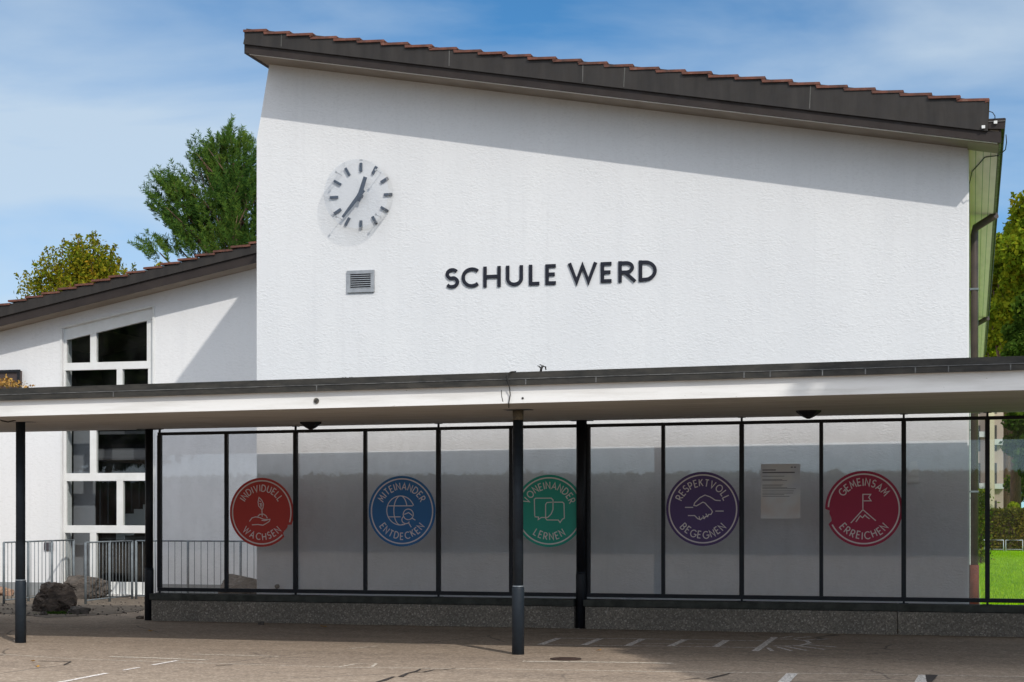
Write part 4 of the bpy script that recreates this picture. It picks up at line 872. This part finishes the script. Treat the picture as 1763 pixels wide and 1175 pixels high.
bub = [[(-.205, -.07), (-.21, .16), (-.19, .175), (.03, .175), (.055, .15), (.055, .02), (.03, -.04), (-.02, -.09), (-.11, -.09), (-.155, -.12), (-.15, -.085), (-.205, -.08)], [(.07, .12), (.19, .12), (.21, .10), (.215, -.10), (.185, -.115), (.155, -.16), (.13, -.125), (-.03, -.125), (-.05, -.10), (-.05, .09), (-.03, .115), (.04, .12)]]
shake = [[(-.24, .02), (-.13, .02)], [(-.20, -.09), (-.11, -.09), (-.07, -.13), (-.03, -.145), (-.005, -.12), (.02, -.13), (.04, -.10), (.065, -.105), (.08, -.075), (.11, -.075), (.13, -.04), (.115, -.01), (.06, .045), (.03, .08)], [(.24, .11), (.17, .115), (.10, .16), (.03, .185), (-.04, .15), (-.11, .08), (-.12, .045), (-.085, .04), (-.05, .06), (.0, .09), (.03, .08)], [(.17, -.03), (.28, -.03)], [(-.04, -.14), (-.05, -.10)], [(.02, -.12), (.0, -.09)], [(.065, -.10), (.04, -.065)]]
flag = [[(-.01, -.0), (-.01, .19), (.09, .19), (.065, .15), (.095, .105), (-.0, .105)], [(-.165, -.185), (-.01, -.01), (.155, -.155)], [(-.10, -.17), (-.045, -.09), (-.015, -.115), (.015, -.08), (.045, -.11), (.075, -.13)]]
PK = (.76, .69, .67)
sticker(450.5, 882.5, (.52, .036, .024), PK, 'INDIVIDUELL', 'WACHSEN', leaf_icon, [(318, 338, .90)], 'dark red round sticker with a sprouting hand reading INDIVIDUELL WACHSEN')
sticker(692, 880.5, (.022, .155, .41), PK, 'MITEINANDER', 'ENTDECKEN', globe, [], 'blue round sticker with a globe reading MITEINANDER ENTDECKEN')
sticker(945.5, 880, (.012, .36, .26), PK, 'VONEINANDER', 'LERNEN', bub, [], 'green round sticker with speech bubbles reading VONEINANDER LERNEN')
sticker(1210, 876.5, (.090, .046, .165), PK, 'RESPEKTVOLL', 'BEGEGNEN', shake, [], 'purple round sticker with a handshake reading RESPEKTVOLL BEGEGNEN')
sticker(1487, 876.5, (.40, .010, .055), PK, 'GEMEINSAM', 'ERREICHEN', flag, [(181, 203, .885)], 'crimson round sticker with a mountain flag reading GEMEINSAM ERREICHEN')
# notice sheet
n0 = onY(1310, 893, YK); n1 = onY(1378, 799, YK)
nt0 = empty('notice_sheet', ((n0[0] + n1[0]) / 2, YK, n0[2]), 'pale grey notice sheet with lines of print fixed to the glass', 'notice')
m = mat('notice_paper', (.42, .42, .42), .8); setc(m, ramp(m, noise_tex(m, coord(m, (1, 1, 1)), 1.5, 3), [(.35, (.62, .52, .47)), (.5, (.66, .66, .66)), (.65, (.50, .53, .62))]))
b = MB(); b.box(n0[0], n1[0], YK - .002, YK, n0[2], n1[2]); b.build('paper', m, nt0)
b = MB(); rr_ = random.Random(4); Wn = n1[0] - n0[0]; Hn = n1[2] - n0[2]
def nl(u0, u1, v, h): b.box(n0[0] + u0 * Wn, n0[0] + u1 * Wn, YK - .003, YK - .0021, n1[2] - (v + h) * Hn, n1[2] - v * Hn)
nl(.04, .38, .10, .018); nl(.04, .86, .145, .022)
for v in (.22, .28, .30, .38, .40, .43, .45, .49, .53, .56, .59):
    nl(.04, rr_.uniform(.5, .92), v, .008)
nl(.76, .81, .05, .02); nl(.84, .89, .05, .02)
b.build('print', mat('notice_ink', (.12, .12, .14), .8), nt0)

# ------------------------------------------------------------------ railings
def railing(xa, ya, xb, yb, zb_, nposts, lab):
    t = empty('railing', ((xa + xb) / 2, (ya + yb) / 2, zb_), lab, 'railing', 'galvanised railings by the wing')
    L_ = math.hypot(xb - xa, yb - ya); ux, uy = (xb - xa) / L_, (yb - ya) / L_; H_ = 1.06
    for nm, z, r in (('top_rail', zb_ + H_, .014), ('bottom_rail', zb_ + .07, .012)):
        b = MB(); b.tube([(xa, ya, z), (xb, yb, z)], r, 8); b.build(nm, M['galv'], t)
    for k in range(nposts):
        f = k / (nposts - 1); x, y = xa + (xb - xa) * f, ya + (yb - ya) * f
        b = MB(); b.tube([(x, y, zb_ - .05), (x, y, zb_ + H_)], .022, 10); b.build('post', M['galv'], t)
    nb = int(L_ / .128); k = 1
    while k < nb:
        x, y = xa + ux * k * L_ / nb, ya + uy * k * L_ / nb
        b = MB(); b.tube([(x, y, zb_ + .07), (x, y, zb_ + H_)], .0065, 6); b.build('bar', M['galv'], t); k += 1
railing(-16.02, 25.55, -16.15, 28.1, 0.0, 4, 'grey steel railing at the far left running back to the wing wall')
railing(-14.6, 25.8, -14.68, 27.6, 0.0, 3, 'grey steel railing right of the rocks running back to the wing')
railing(-14.6, 27.6, -10.5, 27.6, 0.0, 5, 'grey steel railing behind the glass screen along the wing wall')

# ------------------------------------------------------------------ rocks
m = mat('dusty_soil', (.14, .11, .08), .95); M['soil'] = m; setc(m, ramp(m, noise_tex(m, coord(m), 9, 7, .7), [(.3, (.07, .055, .04)), (.55, (.16, .125, .09)), (.72, (.30, .25, .19))])); setn(m, bump(m, noise_tex(m, coord(m), 26, 5), .8, .03))
b = MB(); rr_ = random.Random(6); edge_ = [(-40, 1052), (30, 1058), (80, 1064), (118, 1062), (150, 1060), (190, 1058), (240, 1052), (262, 1044), (262, 1031), (150, 1026), (40, 1026), (-40, 1026)]
pp = []
for (u0_, v0_), (u1_, v1_) in zip(edge_, edge_[1:] + edge_[:1]):
    for k in range(6): q = onZ(u0_ + (u1_ - u0_) * k / 6 + rr_.uniform(-2, 2), v0_ + (v1_ - v0_) * k / 6 + rr_.uniform(-.7, .7), .006); pp.append(q)
cx_ = sum(p[0] for p in pp) / len(pp); cy_ = sum(p[1] for p in pp) / len(pp)
b.add([(cx_, cy_, .006)] + pp, [(0, 1 + k, 1 + (k + 1) % len(pp)) for k in range(len(pp))]); b.open = True
tag(b.build('soil_bed', M['soil']), 'dusty soil and gravel bed around the boulders', kind='structure')
e_ = empty('pebbles', onZ(150, 1052), 'scattered small pebbles on the soil around the boulders', 'pebbles'); pb = MB()
for k in range(160):
    q = onZ(rr_.uniform(0, 250), rr_.uniform(1036, 1061)); s_ = rr_.uniform(.008, .03)
    pb.add([(q[0] + s_ * a_[0] * rr_.uniform(.6, 1.3), q[1] + s_ * a_[1] * rr_.uniform(.6, 1.3), q[2] + .004 + s_ * .7 * (a_[2] + .5)) for a_ in ((1, 0, 0), (0, 1, 0), (-1, 0, 0), (0, -1, 0), (0, 0, 1), (0, 0, -.5))], [(0, 1, 4), (1, 2, 4), (2, 3, 4), (3, 0, 4), (1, 0, 5), (2, 1, 5), (3, 2, 5), (0, 3, 5)])
po = pb.build('stones', M['rock2'], e_); tag(po, kind='stuff')
def rock(loc, sx_, sy_, sz_, m, seed, lab, name='rock', group='rocks beside the railing', rough=.28):
    bm = bmesh.new(); bmesh.ops.create_icosphere(bm, subdivisions=5, radius=1)
    for v_ in bm.verts:
        p = v_.co.copy(); n1 = mnoise.noise(p * 1.3 + Vector((seed, 0, 0))); n2 = mnoise.noise(p * 3.5 + Vector((0, seed, 0))); n3 = mnoise.noise(p * 9 + Vector((0, 0, seed)))
        k = 1 + rough * n1 * 1.6 - rough * .8 * abs(n2) - rough * .5 * abs(n3) - rough * .25 * abs(mnoise.noise(p * 19))
        for ax in (Vector((.8, -.5, .3)), Vector((-.3, -.6, .7)), Vector((.2, .1, 1)), Vector((-.9, -.2, .2)), Vector((.1, -1, .1))):
            a = ax.normalized(); dd = p.dot(a)
            if dd * k > .82: k = .82 / dd
        v_.co = Vector((p.x * sx_ * k, p.y * sy_ * k, p.z * sz_ * k))
    me = bpy.data.meshes.new(name); bm.to_mesh(me); bm.free(); me.materials.append(m)
    o = bpy.data.objects.new(name, me); COL.objects.link(o); o.location = loc; return tag(o, lab, 'rock', group)
q = onZ(82, 1054); rock((q[0], q[1] + .2, .20), .37, .33, .33, M['rock'], 2, 'big dark craggy boulder behind the leftmost front post')
q = onZ(118, 1033); rock((q[0], q[1] + .5, .18), .46, .34, .28, M['rock2'], 5, 'grey brown boulder behind the left railing bars')
q = onZ(129, 1058); rock((q[0], q[1] + .1, .03), .20, .14, .10, M['rock2'], 8, 'small flat grey stone right of the dark boulder')
q = onZ(75, 1060); rock((q[0], q[1], .02), .07, .06, .05, M['rock2'], 11, 'tiny rounded pale stone at the foot of the dark boulder')
rock((onY(415, 900, 26.4)[0], 26.4, .16), .44, .4, .40, M['rock2'], 16, 'grey boulder behind the glass at the corner of the hall', rough=.2)
rock((onY(395, 900, 26.0)[0] + .3, 27.0, .10), .34, .3, .40, M['rock2'], 13, 'grey boulder behind the glass partly hidden by the hall corner', rough=.15)
q = onZ(8, 1026); rock((q[0], q[1], .05), .22, .2, .13, rockm('tan_rock', (.2, .11, .07), (.3, .18, .12), (.42, .3, .2)), 21, 'low tan stone at the left edge by the wing wall')
e_ = empty('moss_patch', onZ(105, 1058), 'dark green moss between the boulder and the small stone', 'moss'); rng = np.random.default_rng(2); n = 700
P = np.array(onZ(104, 1057)) + rng.normal(size=(n, 3)) * np.array([.13, .10, .012]); P[:, 2] = np.abs(P[:, 2]); leaf_mesh('moss', P, rng.normal(size=(n, 3)), .02, M['moss'], e_)
# weed by the window
e_ = empty('weed', onZ(166, 1019), 'thin leggy green weed growing at the wing window', 'plant'); P = np.array(onZ(166, 1020)); n = 90
PP = P + np.stack([rng.normal(scale=.05, size=n), rng.normal(scale=.05, size=n), rng.random(n) * .62], 1)
b = MB(); b.tube([tuple(P), tuple(P + np.array([.03, 0, .3])), tuple(P + np.array([-.01, 0, .62]))], .006, 5); b.build('stem', M['moss'], e_); leaf_mesh('leaves', PP, rng.normal(size=(n, 3)), .022, M['leafdark'], e_)
# fallen leaves and litter
lm = leafm('fallen_leaf', [(0.1, (.35, .16, .04)), (.9, (.6, .35, .08))], .1)
for px, py, s, lab in ((260, 1089, .05, 'single orange fallen leaf on the shaded asphalt left of the low wall'), (557, 1081, .065, 'orange brown fallen leaf by the foot of the low wall'), (1032, 1122, .04, 'reddish fallen leaf on the asphalt right of the front post'), (64, 1151, .035, 'yellow fallen leaf near the bottom left corner'), (57, 1141, .035, 'pale fallen leaf beside the joint line at the bottom left')):
    q = onZ(px, py); b = MB(); rr_ = random.Random(px)
    pts = []
    for k in range(10):
        a = k * 36; r = s * (1 if k % 2 == 0 else .55) * rr_.uniform(.8, 1.1); pts.append((q[0] + r * math.cos(R(a)), q[1] + r * .8 * math.sin(R(a)), .012 + .02 * rr_.random()))
    c = (q[0], q[1], .014); b.add([c] + pts, [(0, 1 + k, 1 + (k + 1) % 10) for k in range(10)]); b.open = True
    tag(b.build('fallen_leaf', lm), lab, 'leaf', 'fallen leaves on the yard')
def scrap(px, py, s, m, lab, name='paper_scrap'):
    q = onZ(px, py); b = MB(); rr_ = random.Random(px)
    pts = [(q[0] + s * math.cos(R(a)) * rr_.uniform(.7, 1.1), q[1] + s * .6 * math.sin(R(a)) * rr_.uniform(.7, 1.1), .008 + .04 * rr_.random()) for a in range(0, 360, 60)]
    b.add([(q[0], q[1], .05)] + pts + [(p[0], p[1], .001) for p in pts], [(0, 1 + k, 1 + (k + 1) % 6) for k in range(6)] + [(1 + k, 7 + k, 7 + (k + 1) % 6, 1 + (k + 1) % 6) for k in range(6)])
    tag(b.build(name, m), lab, 'litter')
scrap(1024, 1082.5, .05, mat('pale_blue_scrap', (.55, .65, .72), .5), 'crumpled pale blue scrap at the foot of the thick middle post')
scrap(240, 1066, .07, M['rock'], 'dark crumpled scrap left of the left rear post', 'dark_scrap')
scrap(450, 1076, .06, M['rock2'], 'small crumbled grey stones at the foot of the low wall', 'rubble')

# ------------------------------------------------------------------ trees
# pine behind the wing
def pine():
    Yp = 44.0; base = onY(408, 880, Yp); bx = base[0]; rng = np.random.default_rng(12)
    t = empty('pine_tree', (bx, Yp, 0), 'dark green pine with upright shoots rising behind the wing roof', 'tree')
    top = onY(397, 222, Yp)[2]; tr = MB()
    tr.tube([(bx + .5, Yp, -.1), (bx + .35, Yp, top * .5), (bx + .05, Yp, top * .75), (onY(397, 222, Yp)[0], Yp, top - .2)], [.3, .22, .12, .02], 10)
    tr.tube([(bx + .35, Yp, top * .45), (bx + 1.2, Yp + .2, top * .68), (bx + 1.6, Yp, top * .9)], [.18, .12, .03], 8)
    ups = MB(); SH = []; D = []
    def wpt(px, py, dy): q = onY(px, py, Yp + dy); return np.array(q)
    # outline control: crown boundary (px, top y, bottom y)
    tips = []
    outline = [(230, 440, 445), (262, 345, 440), (275, 310, 425), (300, 305, 430), (325, 290, 440), (340, 262, 440), (360, 240, 440), (380, 232, 440), (397, 218, 440), (412, 240, 440), (430, 262, 440), (455, 280, 440), (490, 320, 440), (520, 370, 440)]
    cent = [(285, 345, 24, 40), (310, 365, 34, 42), (350, 330, 40, 50), (390, 290, 26, 60), (372, 270, 20, 26), (397, 250, 16, 30), (348, 272, 16, 18), (425, 290, 18, 40), (420, 350, 45, 55), (370, 380, 45, 40), (330, 395, 30, 30), (440, 400, 50, 40), (470, 350, 40, 60), (500, 400, 35, 45), (375, 425, 60, 25), (275, 432, 38, 12), (310, 425, 28, 14), (400, 430, 50, 30), (300, 322, 14, 20), (395, 330, 40, 50)]
    wts = np.array([c[2] * c[3] for c in cent], float); wts /= wts.sum()
    nsh = 1250; pick = rng.choice(len(cent), nsh, p=wts)
    for k in pick:
        cx_, cy_, rx_, ry_ = cent[k]; a = rng.random() * 2 * math.pi; r = rng.random() ** .38
        px = cx_ + rx_ * r * math.cos(a); py = cy_ + ry_ * r * math.sin(a); dy = rng.normal() * rx_ / 62.0 * .9
        p = wpt(px, py, dy); d = np.array([(px - 392) / 95 * .45 + (px - cx_) / rx_ * .25, dy * .25, .62 + .35 * rng.random()]) + rng.normal(size=3) * .16
        d /= np.linalg.norm(d); SH.append(p); D.append(d)
    SH = np.array(SH); D = np.array(D); nn = 64; ln = rng.uniform(.35, .8, nsh)
    P = []; A = []; Nn = []
    for i in range(nsh):
        f = rng.random(nn)[:, None]; q = SH[i] + D[i] * ln[i] * (f - .3)
        rnd = rng.normal(size=(nn, 3)); rnd -= (rnd @ D[i])[:, None] * D[i]; rnd /= np.linalg.norm(rnd, axis=1, keepdims=True)
        a = rnd * .75 + D[i] * .62; P.append(q + a * .045); A.append(a); Nn.append(np.cross(a, rnd) + rng.normal(size=(nn, 3)) * .3)
        if i % 9 == 0: ups.tube([tuple(SH[i] - D[i] * ln[i] * 1.6 + np.array([(bx - SH[i][0]) * .12, 0, -.15])), tuple(SH[i])], [.022, .008], 4)
    for c in cent:
        q = wpt(c[0], c[1] + c[3] * .3, rng.normal() * .4); z0p = max(2, q[2] - abs(q[0] - bx) * .6 - .6)
        tr.tube([(bx + .2, Yp, z0p), tuple((np.array([bx, Yp, z0p]) + q) / 2 + np.array([0, 0, -.1])), tuple(q)], [.07, .045, .018], 6)
    tr.v += [] ; o = len(tr.v); tr.add(ups.v, ups.f, True)
    tr.build('trunk', M['bark'], t)
    leaf_mesh('crown', np.concatenate(P), np.concatenate(Nn), .075, M['needle'], t, .13, np.concatenate(A))
pine()
def bt(px, Y, ytop, hw, **kw):
    b0 = onY(px, 880, Y); zt3 = onY(px, ytop, Y)[2]; sc = onY(px + hw, 880, Y)[0] - b0[0]
    return broad_tree((b0[0], Y, kw.pop('z', -0.05)), zt3, sc, sc, **kw)
# left golden tree
bt(168, 62, 405, 128, leafmat=M['leafgold'], nleaf=26000, leaf=.075, label='golden green deciduous tree top behind the wing roof left of the pine', seed=4, crown_from=.45, twigs=.30, nblob=34, lumps=.36)
bt(5, 66, 500, 55, leafmat=M['leafgold'], nleaf=7000, leaf=.08, label='low yellowing tree at the far left edge behind the wing roof', seed=14, crown_from=.35, twigs=.2, nblob=20)
# right hand trees
bt(1748, 118, 322, 64, leafmat=M['leafyellow'], nleaf=26000, leaf=.18, label='yellow green tree directly right of the eaves reaching up beside the roof corner', seed=33, crown_from=.42, twigs=.3, nblob=40, lumps=.36)
bt(1835, 112, 262, 160, leafmat=M['leafyellow'], nleaf=52000, leaf=.19, label='tall yellow green deciduous tree at the right edge', seed=21, crown_from=.30, twigs=.35, nblob=60, lumps=.27)
bt(1800, 106, 430, 100, leafmat=M['leafdark'], nleaf=42000, leaf=.17, label='dark green bushy tree under the tall yellow green tree', seed=22, crown_from=.02, nblob=60, lumps=.30)
bt(1716, 158, 535, 44, leafmat=M['leafbright'], nleaf=12000, leaf=.17, label='bright yellow green small tree right of the eaves above the canopy', seed=23, crown_from=.70, twigs=.2, nblob=20)
bt(1733, 164, 415, 84, leafmat=M['leafmid'], nleaf=20000, leaf=.23, label='olive green tree between the eaves and the tall tree', seed=24, crown_from=.40, twigs=.2, nblob=28)
bt(1748, 101, 838, 26, leafmat=M['leafbright'], nleaf=3000, leaf=.09, label='small yellow green bush behind the hedge', seed=25, crown_from=.1, nblob=10, z=-.6)
bt(1748, 168, 640, 46, leafmat=M['leafdark'], nleaf=12000, leaf=.22, label='dark green tree directly right of the apartment block', seed=28, crown_from=.0, nblob=26, lumps=.5)
bt(1790, 128, 680, 60, leafmat=M['leafdark'], nleaf=14000, leaf=.15, label='low dark green bushy tree behind the hedge right of the apartment block', seed=27, crown_from=.0, nblob=26, lumps=.5)
bt(1955, 108, 380, 110, leafmat=M['leafmid'], nleaf=12000, leaf=.26, label='olive green tree just beyond the right edge', seed=26, crown_from=.1, nblob=30)
# clipped hedge at the end of the lawn
YH = 97.0
def hedge(xa, xb, Y, dep, z0h, hgt, m, nl_, lf, lab):
    t = empty('hedge', ((xa + xb) / 2, Y, z0h), lab, 'hedge'); rng = np.random.default_rng(int(abs(xa * 10)) + 1)
    b = MB(); b.box(xa + .1, xb - .1, Y + .15, Y + dep - .15, z0h, z0h + hgt - .2); b.build('hedge_stems', M['bark'], t)
    u = rng.random((nl_, 3)); f = rng.random(nl_)
    P = np.stack([xa + (xb - xa) * u[:, 0], Y + dep * u[:, 1], z0h + hgt * u[:, 2]], 1)
    s1 = f < .55; P[s1, 1] = Y + rng.exponential(.1, s1.sum()) - .05; s2 = (f >= .55) & (f < .85); P[s2, 2] = z0h + hgt - rng.exponential(.08, s2.sum()) + .05 * rng.normal(size=s2.sum())
    Nn = rng.normal(size=(nl_, 3)); leaf_mesh('foliage', P, Nn, lf, m, t); return t
xh0 = onY(1660, 880, YH)[0]
hedge(xh0 - 2, xh0 + 16, YH, 1.6, -.6, 2.28, M['hedge'], 26000, .085, 'long clipped olive brown hedge at the far end of the lawn')
# low tubular barrier in front of the hedge
YB = 95.0; tb = empty('barrier_fence', (onY(1720, 900, YB)[0], YB, -.6), 'low pale metal barrier with mesh panels along the hedge', 'fence')
zz0 = -.6; pw = (onY(1752, 900, YB)[0] - onY(1719, 900, YB)[0]); x = onY(1600, 900, YB)[0]; xe = onY(1850, 900, YB)[0]
while x < xe:
    b = MB(); zt4 = zz0 + .62
    b.tube([(x + .04, YB, zz0), (x + .04, YB, zt4), (x + pw - .08, YB, zt4), (x + pw - .08, YB, zz0)], .028, 6)
    b.tube([(x + .04, YB, zz0 + .12), (x + pw - .08, YB, zz0 + .12)], .012, 5)
    b.build('panel', metalm('pale_barrier_paint', (.55, .6, .6), (.4, .45, .45), .5, 0), tb) if x == onY(1600, 900, YB)[0] else b.build('panel', bpy.data.materials['pale_barrier_paint'], tb)
    x += pw
# shrub sprigs by the downpipe
t = empty('shrub', (onY(1688, 900, 60)[0], 60, -.2), 'thin leafy green shrub beside the downpipe seen through the glass', 'shrub'); n = 1500
b0 = np.array([onY(1688, 900, 60)[0], 60, -.24]); P = b0 + np.stack([rng.normal(scale=.16, size=n), rng.normal(scale=.2, size=n), rng.random(n) ** .8 * 2.6], 1)
b = MB(); b.tube([tuple(b0), tuple(b0 + np.array([.05, 0, 1.3])), tuple(b0 + np.array([.0, 0, 2.5]))], [.03, .02, .008], 5); b.build('stem', M['bark'], t); leaf_mesh('leaves', P, rng.normal(size=(n, 3)), .06, M['leafmid'], t)

# ------------------------------------------------------------------ apartment block beyond the hedge
YA = 135.0
apt = empty('apartment_building', (onY(1690, 880, YA)[0], YA, -.6), 'beige concrete apartment block with pale bands beyond the hedge', 'building')
ax0 = onY(1560, 880, YA)[0]; ax1 = onY(1727.5, 880, YA)[0]; az1 = onY(1690, 655, YA)[2]
def pm(name, a): 
    m = mat(name, a, .85); setc(m, ramp(m, noise_tex(m, coord(m, (1, 1, .3)), .8, 5), [(.3, tuple(x * .85 for x in a)), (.7, a)])); return m
mp_, my_, mwt, mdk = pm('pinkish_panel', (.52, .42, .36)), pm('cream_column', (.62, .56, .38)), pm('pale_band', (.62, .66, .62)), pm('dark_joint', (.10, .09, .09))
b = MB(); b.box(ax0, ax1, YA, YA + 14, -.6, az1); b.build('wall', mp_, apt)
b = MB(); b.box(onY(1702, 880, YA)[0], onY(1712, 880, YA)[0], YA - .8, YA - .002, -.6, az1); b.build('column', my_, apt)
b = MB(); b.box(ax0 - .3, ax1 + .3, YA - 1, YA + 14.3, az1 + .002, az1 + .4); b.build('roof', mdk, apt)
for px in (1685, 1713.5):
    q = onY(px, 880, YA)[0]; zf_ = 0
    while zf_ < az1 - 1.2:
        b = MB(); b.box(q - .07, q + .07, YA - .05, YA - .001, zf_ + .5, zf_ + 2.3); b.build('window', M['winglass'], apt)
        b = MB(); b.box(q - .12, q + .12, YA - .03, YA - .0005, zf_ + .4, zf_ + 2.4); b.build('window_frame', mdk, apt); zf_ += 2.9
for (pa, pb, rowsy) in ((1686, 1701.5, ((743, 753), (832, 842))), (1712.5, 1728, ((756, 766), (833, 842)))):
    for (ya_, yb_) in rowsy:
        u0 = onY(pa, yb_, YA - .4); u1 = onY(pb, ya_, YA - .4); b = MB(); b.box(u0[0], u1[0], YA - .4, YA - .06, u0[2], u1[2]); b.build('balcony_band', mwt, apt)

# ------------------------------------------------------------------ trees on the near side of the yard (they shade its right part and show in the glass)
sh = broad_tree((7.5, 9.2, 0), 11.6, 3.4, 3.2, M['leafmid'], 30000, .12, 'leafy tree right of the yard that shades the asphalt', seed=31, crown_from=.64, nblob=44, lumps=.5)
hedge(-62, 10, -20, 2.0, 0, 2.9, M['leafdark'], 30000, .22, 'tall dark hedge across the yard')
src = broad_tree((-48, -26, 0), 19, 7.5, 4.5, M['leafdark'], 26000, .40, 'dark leafy tree in the row across the yard', group='trees in a row across the yard', seed=41, crown_from=.04, nblob=46, lumps=.42)
for k in range(1, 3):
    c = copy_tree(src); c.location = (-48 + (9.0, -11.0)[k - 1], -26 + (k % 2) * 2.0, 0); c.rotation_euler.z = k * 1.7
